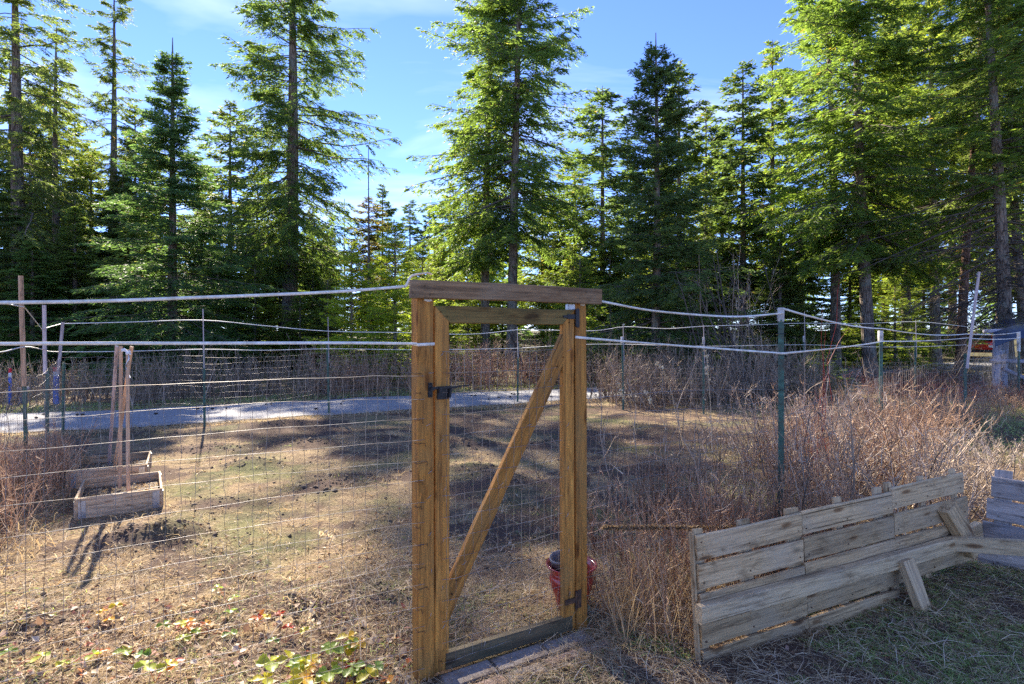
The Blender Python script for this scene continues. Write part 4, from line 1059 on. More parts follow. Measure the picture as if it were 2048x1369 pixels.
# cones on the road
def cones():
    r = np.random.default_rng(9); n = 46; m = (RC[:, 0] > -10) & (RC[:, 0] < 3)
    p, u = scatter_poly(r, RC[m], n, -1.1, 1.1)
    t = np.linspace(0, 1, 6); a = r.uniform(0, 6.28, n)
    P = np.stack([p[:, 0:1]+np.cos(a)[:, None]*t*0.08, p[:, 1:2]+np.sin(a)[:, None]*t*0.08, np.full((n, 6), 0.035)], -1)
    R = np.tile(np.array([0.004, 0.015, 0.020, 0.018, 0.012, 0.003]), (n, 1))
    V, Fq = tubes(P, R, 7)
    o = link_mesh('fallen_cones', mesh_np('fallen_cones', V, Fq, M['twigdark'], np.full(len(Fq), 0.1)))
    tag(o, 'dark fir cones dotted over the pale road', 'cones', kind='stuff')
cones()

# leafy strawberry plants in the lower left
def berry(px, py, n, s, seed, label, reddish=0.0):
    r = np.random.default_rng(seed); Z = F*EYE/(py-660); x0, y0 = wx(px, Z), Z
    s *= 0.68; n = max(3, int(n*0.62))
    o = empty('strawberry_plant', (x0, y0, g1(x0, y0)), 0, label, 'plant', 'strawberry plants in the lower left')
    accS = Acc()
    for i in range(n):
        a = r.uniform(0, 6.28); d = r.uniform(0.02, 0.19)*s; hz = r.uniform(0.03, 0.09)*s
        c = np.array([math.cos(a)*d, math.sin(a)*d, hz])
        P = np.array([(0, 0, 0), c*0.5+np.array([0, 0, 0.015]), c])[None]
        V, Fq = tubes(P, np.full((1, 3), 0.0012)); accS.add(V, Fq, np.full(len(Fq), 0.6))
        acc = Acc(); tn = float(np.clip(r.normal(0.45+reddish, 0.25), 0, 1))
        tilt = r.uniform(0.1, 0.7)
        for j in range(3):          # trifoliate, toothed
            b = a+(j-1)*1.9+r.normal(0, 0.15); L = 0.042*s*r.uniform(0.8, 1.25)
            u_ = np.array([math.cos(b), math.sin(b), -0.15+0.3*math.cos(b-a)*tilt]); v_ = np.array([-math.sin(b), math.cos(b), r.normal(0, 0.2)])
            out_ = [(0, 0), (0.2, 0.2), (0.32, 0.26), (0.38, 0.42), (0.52, 0.38), (0.62, 0.48), (0.72, 0.36), (0.84, 0.34), (0.9, 0.16), (1.0, 0.1)]
            rim = [(s_, w_) for s_, w_ in out_]+[(s_, -w_) for s_, w_ in out_[::-1][:-1]]
            mid = c+u_*L*0.5-np.array([0, 0, 0.004*s])
            V = [mid]+[c+u_*L*s_+v_*L*w_+np.array([0, 0, 0.006*s*abs(w_)*3]) for s_, w_ in rim]
            m_ = len(rim); Fq = [(0, 1+q, 1+(q+1) % m_) for q in range(m_)]
            acc.add(np.array(V), np.array(Fq), np.full(m_, np.clip(tn+r.normal(0, 0.05), 0, 1)))
        link_mesh('leaf', acc.mesh('leaf', M['berryleaf']), o)
    link_mesh('stems', accS.mesh('stems', M['dogwood']), o)
for i, (px, py, n, s, rd, lab) in enumerate([
        (640, 1368, 11, 2.1, 0.05, 'largest yellow and green strawberry plant near the gate post'),
        (610, 1345, 9, 1.8, 0.12, 'golden yellow strawberry leaves above the largest plant'),
        (665, 1340, 9, 1.9, 0.02, 'lime and yellow strawberry leaves behind the largest plant'),
        (720, 1330, 7, 1.6, 0.2, 'orange-yellow strawberry leaves nearest the leaning tan stalk'),
        (690, 1362, 9, 1.9, 0.10, 'yellow strawberry leaves right beside the largest plant'),
        (745, 1350, 7, 1.4, 0.15, 'small yellow-green strawberry leaves closest to the gate post'),
        (575, 1366, 7, 1.9, 0.20, 'orange-tinged strawberry plant left of the largest plant'),
        (570, 1282, 5, 1.3, 0.20, 'small pale strawberry plant with a red leaf above the yellow ones'),
        (512, 1250, 5, 1.3, 0.35, 'orange and red strawberry leaves at mid-left of the foreground'),
        (455, 1208, 6, 1.3, -0.2, 'lime green strawberry plant highest up the slope'),
        (435, 1262, 7, 1.5, -0.1, 'green strawberry plant below the lime green one'),
        (390, 1250, 5, 1.2, 0.45, 'dark red strawberry leaves left of the green plant'),
        (310, 1290, 7, 1.5, -0.05, 'yellow-green strawberry plant in the pale leaf litter'),
        (210, 1250, 5, 1.1, 0.45, 'red-brown strawberry leaves at far left of the litter'),
        (20, 1345, 6, 1.4, 0.0, 'yellow-green strawberry plant in the bottom left corner'),
        (310, 1362, 6, 1.8, 0.25, 'golden strawberry leaves at the bottom edge on the left'),
        (145, 1325, 5, 1.3, 0.2, 'small orange-tinted strawberry plant near the bottom left')]):
    berry(px, py, n, s, 500+i, lab, rd)

# ------------------------------------------------------------------ gate
P0 = Vector((-0.444, 2.686, 0)); U = Vector((0.863, 0.505, 0)).normalized(); NC = Vector((0.505, -0.863, 0)).normalized()  # NC faces the viewer
ZUP = Vector((0, 0, 1))
def gp(t, z, n=0.0): return P0+U*t+NC*n+ZUP*z
GR = math.atan2(U.y, U.x)

fr = empty('gate_frame', gp(0.5, 0), GR, 'amber wooden gate posts joined by a crossbeam', 'gate frame')
board('post', gp(0.0415, -0.35, -0.0415), gp(0.0415, 1.80, -0.0415), 0.083, 0.083, U, M['gate'], fr, ch=0.004, seed=1)
board('post', gp(0.9635, -0.35, -0.0415), gp(0.9635, 1.795, -0.0415), 0.076, 0.083, U, M['gate'], fr, ch=0.004, seed=2)
board('crossbeam', gp(-0.045, 1.8385, 0.0195), gp(1.078, 1.836, 0.0195), 0.086, 0.038, ZUP, M['beam'], fr, ch=0.003, wob=0.002, seed=3)
o = ribbon('tape_wrap', [gp(-0.002, 1.583, -0.087), gp(-0.003, 1.581, -0.04), gp(-0.003, 1.580, 0.0), gp(-0.0015, 1.579, 0.003), gp(0.04, 1.5805, 0.0035), gp(0.0835, 1.582, 0.003), gp(0.0845, 1.582, -0.003)], 0.014, M['tape'], fr)
o = ribbon('tape_wrap', [gp(0.923, 1.609, -0.003), gp(0.924, 1.609, 0.003), gp(0.965, 1.605, 0.0035), gp(1.0035, 1.602, 0.003), gp(1.004, 1.602, -0.04)], 0.014, M['tape'], fr)
ribbon('tape_wrap', [gp(0.03, 1.7925, 0.002), gp(0.05, 1.789, 0.006), gp(0.07, 1.7925, 0.002)], 0.012, M['tape'], fr)
ribbon('tape_wrap', [gp(0.955, 1.7925, 0.002), gp(0.97, 1.788, 0.006), gp(0.985, 1.7925, 0.002)], 0.012, M['tape'], fr)
box('bracket', gp(0.905, 1.776, -0.02), (0.055, 0.03, 0.030), M['zinc'], fr, GR, bev=0.002)
for (t, z) in [(0.02, 1.855), (0.045, 1.80+0.012), (0.965, 1.855), (0.985, 1.815)]:
    tube_obj('nail', [gp(t, z, 0.036), gp(t, z, 0.0405)], 0.0035, M['rust'], fr, 6)
def crack(): pass

gt = empty('garden_gate', gp(0.5, 0), GR, 'wooden framed wire gate with a diagonal brace, standing closed', 'gate')
ga, gb = 0.087, 0.919
zt, zb = 1.763, 0.0
board('stile', gp(ga+0.037, zb+0.0, -0.021), gp(ga+0.037, zt-0.037, -0.021), 0.074, 0.038, -U, M['gate'], gt, sh1=1.0, ch=0.004, seed=4)
board('stile', gp(gb-0.038, zb+0.0, -0.021), gp(gb-0.038, zt-0.038, -0.021), 0.076, 0.038, U, M['gate'], gt, sh1=1.0, ch=0.004, seed=5)
board('top_rail', gp(ga+0.0425, zt-0.042, -0.019), gp(gb-0.0425, zt-0.042, -0.019), 0.084, 0.038, ZUP, M['rail'], gt, sh0=-1.0, sh1=1.0, ch=0.004, seed=6)
board('bottom_rail', gp(ga+0.055, 0.035, -0.0175), gp(gb-0.02, 0.035, -0.0175), 0.080, 0.040, ZUP, M['sill'], gt, ch=0.004, seed=7)
pA = Vector((0.161, 0.315)); pB = Vector((0.843, 1.545)); dd = (pB-pA); cot = dd.x/dd.y
board('brace', gp(pA.x, pA.y, -0.024), gp(pB.x, pB.y, -0.024), 0.089, 0.034, ZUP, M['gate'], gt, sh0=1/cot, sh1=1/cot, ch=0.004, seed=8)
# the end slant: ends cut vertical -> dx/dz in board frame
# latch
def latch():
    L = empty('gate_latch', gp(0.12, 1.37, 0), GR, None, None)
    L.parent = None
    return L
def box2(name, t, z, n, st, sn, sz, mat, parent, rot=0, bev=0.002):
    o = link_mesh(name, box_me(name, st, sn, sz, bev=bev), parent, mat)
    Mx = Matrix.Translation(gp(t, z, n)) @ Matrix.Rotation(GR, 4, 'Z') @ Matrix.Rotation(rot, 4, 'Y')
    o.matrix_basis = parent.matrix_basis.inverted() @ Mx if parent.type == 'EMPTY' else (parent.parent.matrix_basis @ parent.matrix_basis).inverted() @ Mx
    return o
lt = box2('latch', 0.125, 1.345, 0.006, 0.062, 0.012, 0.060, M['black'], gt)
box2('latch_arm', 0.128, 1.372, 0.018, 0.135, 0.009, 0.012, M['black'], lt)
box2('latch_pivot', 0.105, 1.362, 0.020, 0.018, 0.016, 0.03, M['black'], lt)
box2('latch_handle', 0.155, 1.345, 0.020, 0.012, 0.02, 0.045, M['black'], lt, 0.15)
box2('latch_finger', 0.225, 1.376, 0.018, 0.075, 0.006, 0.007, M['black'], lt, -0.04)
st_ = box2('strike_plate', 0.060, 1.362, 0.004, 0.022, 0.008, 0.070, M['black'], fr)
box2('catch', 0.066, 1.368, 0.012, 0.02, 0.016, 0.016, M['black'], st_)
for z in (1.335, 1.39):
    tube_obj('screw', [gp(0.060, z, 0.007), gp(0.060, z, 0.011)], 0.004, M['black'], fr, 8)
# top hinge: strap on rail, plate on post
hg = box2('hinge', 0.893, 1.722, 0.0045, 0.062, 0.005, 0.026, M['black'], gt, 0.0)
box2('strap_tip', 0.850, 1.722, 0.0045, 0.03, 0.005, 0.014, M['black'], hg)
box2('post_plate', 0.937, 1.715, 0.003, 0.020, 0.006, 0.105, M['black'], hg)
tube_obj('hinge_pin', [gp(0.9215, 1.668, 0.008), gp(0.9215, 1.765, 0.008)], 0.006, M['black'], gt, 8)
hg2 = box2('hinge', 0.886, 0.155, 0.0045, 0.075, 0.005, 0.03, M['rust'], gt)
box2('post_plate', 0.945, 0.155, 0.003, 0.03, 0.006, 0.10, M['rust'], hg2)
tube_obj('hinge_pin', [gp(0.9215, 0.10, 0.008), gp(0.9215, 0.205, 0.008)], 0.006, M['rust'], gt, 8)

# wire mesh builder
def wire_panel(name, A, B, z0, z1, sv, sh, rad, parent, seed, wob=0.004, nrm=0.0, n_along=None, topbump=None, flare=0.0, sag=0.0):
    r = np.random.default_rng(seed)
    A = np.array(A, float); B = np.array(B, float); L = np.linalg.norm(B-A); D = (B-A)/L; Nn = np.array([D[1], -D[0]])
    acc = Acc()
    nh = int(round((z1-z0)/sh)); zs = z1-np.arange(nh+1)*sh
    m = n_along or max(6, int(L/0.16))
    t = np.linspace(0, L, m)
    base_h = np.cumsum(r.normal(0, wob*0.5, m)); base_h -= np.linspace(base_h[0], base_h[-1], m)
    base_n = 0.02*np.sin(t*1.7+r.uniform(0, 6))*(1 if wob > 0.002 else 0.1)
    def pt(tt, z, jit=0):
        hh = np.interp(tt, t, base_h); nn = np.interp(tt, t, base_n)+nrm
        s = tt/L; k_ = np.clip((z-z0)/(z1-z0), 0, 1)
        zz = z+hh-sag*4*s*(1-s)*k_
        return np.stack([A[0]+D[0]*tt+Nn[0]*nn, A[1]+D[1]*tt+Nn[1]*nn, zz], -1)
    for i, z in enumerate(zs):
        P = pt(t, np.full(m, z)+r.normal(0, wob*0.35, m)+ (wob*0.8)*np.sin(t*r.uniform(1, 3)+r.uniform(0, 6)))
        V, Fq = tubes(P[None], np.full((1, m), rad*(1.3 if i == 0 else 1.0)), 4); acc.add(V, Fq)
    nv = int(L/sv); tv = np.arange(1, nv+1)*sv-sv*0.5
    kz = 7 + nh; zc = np.linspace(z1, z0, kz)
    T2 = tv[:, None]+r.normal(0, wob*0.6, (nv, kz)); 
    P = pt(T2, np.tile(zc, (nv, 1)))
    V, Fq = tubes(P, np.full((nv, kz), rad), 3); acc.add(V, Fq)
    me = acc.mesh(name, M['wire'])
    if parent:
        inv = np.array(parent.matrix_basis.inverted()); co = np.vstack(acc.V)@inv[:3, :3].T+inv[:3, 3]
        me.vertices.foreach_set('co', co.astype(np.float32).ravel()); me.update()
    o = link_mesh(name, me, parent); o['kind'] = 'stuff'
    return o
def g2(t): v = gp(t, 0); return (v.x, v.y)
wire_panel('wire_mesh', g2(ga+0.03), g2(gb-0.03), 0.05, 1.545, 0.048, 0.100, 0.00105, gt, 3, wob=0.0035, nrm=0.004, n_along=12)
# staples
def staple(t, z, n, parent, s=0.012, a=0.3):
    ca, sa = math.cos(a), math.sin(a)
    return tube_obj('staple', [gp(t-s*ca, z-s*sa, n-0.006), gp(t-s*ca, z-s*sa, n+0.004), gp(t, z, n+0.005), gp(t+s*ca, z+s*sa, n+0.004), gp(t+s*ca, z+s*sa, n-0.006)], 0.0012, M['zinc'], parent, 4)
rr = random.Random(3)
for z in [1.53, 1.1, 0.88, 0.62, 0.42, 0.2]:
    staple(ga+0.04+rr.uniform(-.01, .01), z+rr.uniform(-.02, .02), 0.0, gt, a=rr.uniform(0.6, 1.4))
    staple(gb-0.045+rr.uniform(-.01, .01), z+rr.uniform(-.03, .03), 0.0, gt, a=rr.uniform(0.4, 1.4))
for z in [1.46, 1.18, 0.98, 0.86, 0.66, 0.48, 0.30]:
    staple(0.055+rr.uniform(-.008, .012), z+rr.uniform(-.02, .02), 0.002, fr, a=rr.uniform(-.2, 1.4))
for t, z in [(0.35, 0.068), (0.62, 0.06), (0.24, 0.5), (0.45, 0.86), (0.62, 1.15), (0.75, 1.38)]:
    staple(t, z, 0.002, gt, a=rr.uniform(0, 1))

for (t, z) in [(0.115, 1.735), (0.150, 1.715), (0.88, 1.69), (0.118, 0.05), (0.15, 0.02), (0.84, 1.50), (0.80, 1.45), (0.175, 0.36), (0.20, 0.42)]:
    tube_obj('screw_head', [gp(t, z, -0.006), gp(t, z, 0.0015)], 0.0035, M['rust'], gt, 8)
# ------------------------------------------------------------------ near fence, left of the gate
def gp2(t, z, n=0.0): return np.array(gp(t, z, n))
nf = empty('wire_fence', gp(-1.2, 0), 0, 'welded wire fence with two white tapes running left from the gate post', 'fence')
wire_panel('wire_mesh', g2(-2.9), g2(0.03), -0.02, 1.425, 0.0515, 0.0985, 0.00100, nf, 11, wob=0.006, nrm=0.004, n_along=26)
# loose wire ends bent round the post
for z in [1.44, 1.34, 1.23, 1.12, 1.02, 0.92, 0.82, 0.72, 0.62, 0.52, 0.42, 0.32, 0.22]:
    z += rr.uniform(-.01, .01); e = rr.uniform(0.006, 0.05)
    tube_obj('wire_end', [gp(-0.002, z-0.004, -0.045), gp(-0.003, z, 0.001), gp(0.004, z+0.001, 0.004), gp(e, z+rr.uniform(0, .008), 0.004), gp(e+0.004, z-rr.uniform(0.004, .02), 0.006)], 0.0013, M['rust'], nf, 4)
def tape_line(ctrl, n=8):
    return catmull(np.array(ctrl), n)
tp = [gp2(-2.9, 1.71), gp2(-1.5, 1.742), gp2(-0.9, 1.777), gp2(-0.4, 1.815), gp2(-0.10, 1.848, 0.0), gp2(-0.065, 1.852, 0.004), gp2(-0.054, 1.868, 0.008), gp2(-0.044, 1.893, 0.012), gp2(-0.02, 1.907, 0.01), gp2(0.02, 1.915, 0.0), gp2(0.06, 1.924, -0.03), gp2(0.09, 1.918, -0.05)]
ps = tape_line(tp)
tw = np.zeros(len(ps)); m = len(ps); tw[int(m*.4):] = np.linspace(0, 1.2, m-int(m*.4))
ribbon('tape', ps, 0.0125, M['tape'], nf, twist=tw)
ps = tape_line([gp2(-2.9, 1.60), gp2(-1.5, 1.602), gp2(-0.9, 1.597), gp2(-0.35, 1.592), gp2(-0.1, 1.586), gp2(-0.004, 1.583, -0.004)])
ribbon('tape', ps, 0.0125, M['tape'], nf, twist=0.25*np.sin(np.linspace(0, 9, len(ps))))

def t_post(parent, x, y, top, lean=(0, 0), white_top=0.0, rad=1.0, name='post', mat=None):
    """steel T post: T section with studs"""
    import bmesh
    bm = bmesh.new()
    w_, th = 0.040*rad, 0.006*rad
    def bx(cx_, cy_, cz_, sx, sy, sz):
        m_ = bmesh.ops.create_cube(bm, size=1)['verts']
        for v in m_: v.co = Vector((cx_+v.co.x*sx, cy_+v.co.y*sy, cz_+v.co.z*sz))
    zb_ = g1(x, y)-0.15
    bx(0, 0, (zb_+top)/2, w_, th, top-zb_); bx(0, w_*0.42, (zb_+top)/2, th, w_*0.8, top-zb_-0.004)
    z = 0.15
    while z < top-0.03:
        bx(0, -th*1.1, z, w_*0.35, th*1.2, 0.012); z += 0.054
    me = bpy.data.meshes.new(name); bm.to_mesh(me); bm.free()
    me.materials.append(mat or M['tpost'])
    o = link_mesh(name, me, parent)
    Mx = Matrix.Translation((x, y, 0)) @ Euler((math.radians(lean[1]), math.radians(lean[0]), random.uniform(-.4, .4))).to_matrix().to_4x4()
    o.matrix_basis = parent.matrix_basis.inverted() @ Mx
    if white_top:
        me2 = box_me('white_cap', w_*1.12, w_*1.1, white_top, bev=0.003)
        c = link_mesh('white_cap', me2, o, M['tpostwhite']); c.location = (0, w_*0.3, top-white_top/2+0.008)
    return o
pl = gp(-2.2, 0)
t_post(nf, gp(-1.56, 0).x, gp(-1.56, 0).y-0.04, 1.05)

# ------------------------------------------------------------------ near fence, right of the gate
nr = empty('wire_fence', gp(2.0, 0), 0, 'low wire fence with white tapes and green steel posts running right from the gate', 'fence')
PR = [(1.925, 4.07), (4.80, 7.40), (8.25, 10.35), (11.95, 13.4)]
wire_panel('wire_mesh', g2(0.99), PR[0], -0.02, 1.14, 0.0515, 0.0985, 0.00095, nr, 12, wob=0.008, nrm=0.0, n_along=16)
wire_panel('wire_mesh', PR[0], PR[1], -0.02, 1.05, 0.07, 0.12, 0.0013, nr, 13, wob=0.014)
wire_panel('wire_mesh', PR[1], PR[2], -0.02, 1.1, 0.10, 0.14, 0.0018, nr, 14, wob=0.014)
wire_panel('wire_mesh', PR[2], PR[3], -0.02, 1.1, 0.10, 0.14, 0.0022, nr, 15, wob=0.014)
t_post(nr, *PR[0], 1.80, white_top=0.10, rad=0.95)
t_post(nr, *PR[1], 1.63, white_top=0.14, rad=1.1)
p3 = t_post(nr, *PR[2], 1.22, white_top=0.0, rad=1.2)
x3, y3 = PR[2]
board('wooden_stake', (x3-0.02, y3-0.06, 0.95), (x3+0.20, y3-0.06, wz(545, y3)), 0.05, 0.03, U, M['oldstake'], nr, seed=31)['label'] = 'tall pale grey stake leaning right above its post'
t_post(nr, *PR[3], 1.58, white_top=0.45, rad=1.2)
tops = [gp2(1.077, 1.812, 0.02), gp2(1.5, 1.765), gp2(2.0, 1.742), gp2(2.35, 1.741), gp2(2.745, 1.768, 0.02)]
ps = tape_line(tops); ribbon('tape', ps, 0.0125, M['tape'], nr, twist=0.5*np.sin(np.linspace(0, 7, len(ps))))
lows = [gp2(1.004, 1.602, 0.0), gp2(1.5, 1.565), gp2(2.1, 1.525), gp2(2.745, 1.482, 0.02)]
ps = tape_line(lows); ribbon('tape', ps, 0.0125, M['tape'], nr, twist=0.4*np.sin(np.linspace(0, 5, len(ps))))
def pz(p_, z): return np.array([p_[0], p_[1]-0.03, z])
ps = np.vstack([sagline(pz(PR[0], 1.80), pz(PR[1], 1.665), 0.035, 14), sagline(pz(PR[1], 1.665), pz(PR[2], 1.575), 0.05, 12)[1:], sagline(pz(PR[2], 1.575), pz(PR[3], 1.60), 0.04, 10)[1:]])
ribbon('tape', ps, 0.0145, M['tape'], nr, twist=0.5*np.sin(np.linspace(0, 17, len(ps))))
ps = np.vstack([sagline(pz(PR[0], 1.482), pz(PR[1], 1.50), 0.012, 14), sagline(pz(PR[1], 1.50), pz(PR[2], 1.50), 0.02, 12)[1:], sagline(pz(PR[2], 1.50), pz(PR[3], 1.46), 0.03, 10)[1:]])
ribbon('tape', ps, 0.0145, M['tape'], nr, twist=0.5*np.sin(np.linspace(0, 13, len(ps))))
tube_obj('top_wire', catmull([gp2(1.0, wz(798, 3.19)), gp2(1.6, 1.27), gp2(2.2, 1.25), gp2(2.745, 1.22)], 6), 0.0014, M['wire'], nr, 4)
ribbon('tape_wrap', [(1.925-0.03, 4.09, 1.482), (1.925-0.03, 4.04, 1.482), (1.925+0.03, 4.04, 1.482), (1.925+0.03, 4.09, 1.482)], 0.014, M['tape'], nr)
for z in (1.62, 1.22):
    ribbon('wire_tie', [(1.925-0.028, 4.09, z), (1.925-0.028, 4.05, z), (1.925+0.028, 4.05, z+.003), (1.925+0.028, 4.09, z)], 0.004, M['black'], nr)

# ------------------------------------------------------------------ far fence round the garden
FP = [(-5.55, 6.5), (-6.33, 7.75), (-7.35, 9.3), (-5.2, 9.62), (-3.62, 11.25), (0.13, 13.05), (2.3, 11.75), (3.72, 11.05), (6.83, 13.3), (9.5, 13.4)]
ff = empty('wire_fence', (-3, 10, 0), 0, 'thin wire fence with white strings along the far side of the garden', 'fence')
tops_ = [1.05, 1.10, 1.12, 1.98, 1.88, 1.70, 1.75, 1.72, 2.05, 1.85]
leans = [(-1, 0), (0, 0), (1, 0), (-0.5, 0), (-1.5, 0), (0.4, 0), (-1, 0), (0, 0), (0, 0), (0, 0)]
for i, (x, y) in enumerate(FP):
    wt = 0.0
    t_post(ff, x, y, tops_[i] if i < 3 else [0, 0, 0, 1.42, 1.40, 1.35, 1.5, 1.5, 1.5, 1.4][i], leans[i], rad=1.0, white_top=0.14 if i in (6, 7, 8) else 0)
    if i >= 3:
        tube_obj('fibreglass_rod', [(x+0.01, y-0.03, 1.0), (x-0.01, y-0.03, tops_[i]+0.02)], 0.009 if i < 6 else 0.007, M['oldstake'], ff, 5)
board('wooden_stake', (FP[0][0]+0.02, FP[0][1]-0.05, wz(772, 6.5)), (FP[0][0]-0.02, FP[0][1]-0.05, wz(553, 6.5)), 0.048, 0.022, (1, 0, 0), M['stake'], ff, seed=41)['label'] = 'tallest tan lath stake on the left'
board('wooden_stake', (FP[1][0]+0.01, FP[1][1]-0.05, wz(748, 7.7)), (FP[1][0]-0.0, FP[1][1]-0.05, wz(611, 7.7)), 0.045, 0.022, (1, 0, 0), M['oldstake'], ff, seed=42)
board('wooden_stake', (FP[2][0]-0.03, FP[2][1]-0.05, wz(748, 9.3)), (FP[2][0]+0.05, FP[2][1]-0.05, wz(645, 9.3)), 0.045, 0.022, (1, 0, 0), M['oldstake'], ff, seed=43)
def far_tape(pix, r0, name='string'):
    P = [np.array([wx(px, Z), Z-0.05, wz(py, Z)]) for px, py, Z in pix]
    Q = catmull(np.array(P), 4)
    return tube_obj(name, Q, r0, M['tape'], ff, 4)
zA, zB, zC = 6.5, 7.72, 9.3
far_tape([(-120, 598, 5.6), (0, 606, 6.1), (55, 615, zA)], 0.006)
far_tape([(57, 616, zA), (90, 659, zB)], 0.006)
far_tape([(90, 659, zB), (127, 648, zC)], 0.006)
far_tape([(127, 648, zC), (260, 645, 9.5), (407, 641, 9.6), (530, 652, 10.4), (660, 663, 11.2), (820, 666, 12), (940, 669, 12.6), (1035, 660, 13.05)], 0.0075)
far_tape([(1035, 660, 13.05), (1110, 661, 12.6), (1190, 662, 12), (1250, 654, 11.75), (1330, 658, 11.3), (1408, 653, 11.05), (1520, 650, 12.2), (1605, 647, 13.3), (1720, 648, 13.4), (1830, 644, 13.4), (1930, 654, 13.6)], 0.006)
far_tape([(-120, 715, 5.6), (0, 706, 6.1), (57, 694, zA), (90, 699, zB), (120, 704, zC), (260, 703, 9.5), (407, 699, 9.6), (530, 701, 10.4), (660, 698, 11.2), (820, 700, 12), (940, 699, 12.6), (1035, 697, 13.05)], 0.0065)
far_tape([(1035, 697, 13.05), (1150, 690, 12.2), (1250, 689, 11.75), (1408, 693, 11.05), (1605, 690, 13.3), (1720, 694, 13.4), (1830, 694, 13.4), (1930, 690, 13.6)], 0.0055)
LF0 = (-4.9, 5.2)
wire_panel('wire_mesh', LF0, FP[0], 0, 1.12, 0.06, 0.125, 0.0015, ff, 51, wob=0.02, sag=0.10)
wire_panel('wire_mesh', FP[0], FP[1], 0, 1.14, 0.08, 0.125, 0.0015, ff, 52, wob=0.02, sag=0.06)
wire_panel('wire_mesh', FP[1], FP[2], 0, 1.16, 0.08, 0.125, 0.0015, ff, 53, wob=0.02)
for i, (z1_, sd) in enumerate([(1.19, 54), (1.18, 55), (1.12, 56), (0.9, 57), (0.9, 58), (0.9, 59), (0.9, 60)]):
    wire_panel('wire_mesh', FP[2+i], FP[3+i], 0, z1_, 0.10, 0.10, 0.0017 if i < 3 else 0.0011, ff, sd, wob=0.012)

# ------------------------------------------------------------------ raised beds with stakes
def raised_bed(c, ang, W, D, label):
    o = empty('raised_bed', (c[0], c[1], g1(c[0], c[1])), ang, label, 'raised bed', 'wooden raised beds')
    Hh = 0.195; th = 0.02
    def bd(name, a, b, seed):
        me = board_mesh((Vector(b)-Vector(a)).length, Hh, th, seed=seed, wob=0.002); me.name = name
        x_ = (Vector(b)-Vector(a)).normalized(); y_ = Vector((0, 0, 1)).cross(x_); 
        q = link_mesh(name, me, o, M['bed']); Mx = Matrix((x_, y_, Vector((0, 0, 1)))).transposed().to_4x4(); Mx.translation = (Vector(a)+Vector(b))/2
        q.matrix_basis = Mx
    z = Hh/2-0.01
    bd('board', (-W/2, -D/2, z), (W/2-0.0, -D/2, z), 61); bd('board', (-W/2, D/2, z), (W/2, D/2, z), 62)
    bd('board', (-W/2-0.012, -D/2-0.01, z), (-W/2-0.012, D/2+0.01, z), 63); bd('board', (W/2+0.012, -D/2-0.01, z), (W/2+0.012, D/2+0.01, z), 64)
    for sx in (-1, 1):
        for sy in (-1, 1):
            q = link_mesh('corner_hinge', box_me('corner_hinge', 0.055, 0.006, 0.15, bev=0.002), o, M['zinc']); q.location = (sx*(W/2-0.03), sy*(D/2+0.0135), z)
            q = link_mesh('corner_hinge', box_me('corner_hinge', 0.006, 0.055, 0.15, bev=0.002), o, M['zinc']); q.location = (sx*(W/2+0.0255), sy*(D/2-0.03), z)
    n = 26; xs = np.linspace(-W/2+0.005, W/2-0.005, n); ys = np.linspace(-D/2+0.012, D/2-0.012, n); X, Y = np.meshgrid(xs, ys)
    Z = 0.075+0.04*fbm(X*6, Y*6, 5, 4)
    idx = np.arange(n*n).reshape(n, n)
    Fq = np.stack([idx[:-1, :-1], idx[:-1, 1:], idx[1:, 1:], idx[1:, :-1]], -1).reshape(-1, 4)
    link_mesh('soil', mesh_np('soil', np.stack([X.ravel(), Y.ravel(), Z.ravel()], 1), Fq, M['soil'], None, True), o)
    r = np.random.default_rng(int(c[1]*10)); m = 700
    xx = r.uniform(-W/2+.02, W/2-.02, m); yy = r.uniform(-D/2+.03, D/2-.03, m); a = r.uniform(0, 6.28, m)
    B = np.stack([xx, yy, np.full(m, 0.10)], 1); Dd = np.stack([np.cos(a), np.sin(a), r.uniform(0, 0.5, m)], 1)
    V, Fc, n_ = leafgeo(B, 0.024, r, Dd); tn = np.clip(r.normal(0.4, 0.25, m), 0, 1)
    q = link_mesh('straw', mesh_np('straw', V, Fc, M['straw'], np.concatenate([tn, tn])), o); q['kind'] = 'stuff'
    return o
angb = math.atan2(0.30, 0.60)
raised_bed((-3.745, 5.455), math.radians(33), 0.61, 0.77, 'nearer raised bed of pale pine boards with straw-strewn soil')
raised_bed((-4.49, 6.39), math.radians(30), 0.66, 0.79, 'farther raised bed of pine boards just behind the nearer one')
tpz = 5.7
te = empty('stake_tepee', (-4.0, 5.9, 0), 0, 'four tan wooden stakes leaning together in the raised beds, tied with a white rag', 'plant stakes')
for i, (tx, ty, tz_, bx_, by_, bz_) in enumerate([(234, 693, 5.75, 217, 921, 6.45), (242, 693, 5.72, 239, 966, 5.55), (256, 700, 5.5, 256, 980, 5.30), (264, 694, 5.60, 228, 930, 6.1)]):
    board('stake', (wx(bx_, bz_), bz_, wz(by_, bz_)-0.05), (wx(tx, tz_), tz_, wz(ty, tz_)), 0.030, 0.018, (1, 0, 0), M['stake'] if i != 0 else M['oldstake'], te, seed=70+i, wob=0.002)
c_ = Vector((wx(259, 5.5), 5.48, wz(706, 5.5)))
rg = link_mesh('rag', box_me('rag', 0.055, 0.05, 0.05, bev=0.018, seg=3), te, M['cloth']); rg.location = c_-te.location; rg.rotation_euler = (0.4, 0.7, 0.3)
ribbon('rag_tail', [c_, c_+Vector((0.02, -0.02, -0.06)), c_+Vector((-0.01, -0.02, -0.12)), c_+Vector((0.0, -0.01, -0.18)), c_+Vector((0.03, -0.02, -0.24))], 0.014, M['cloth'], te, twist=np.linspace(0, 2.5, 5))
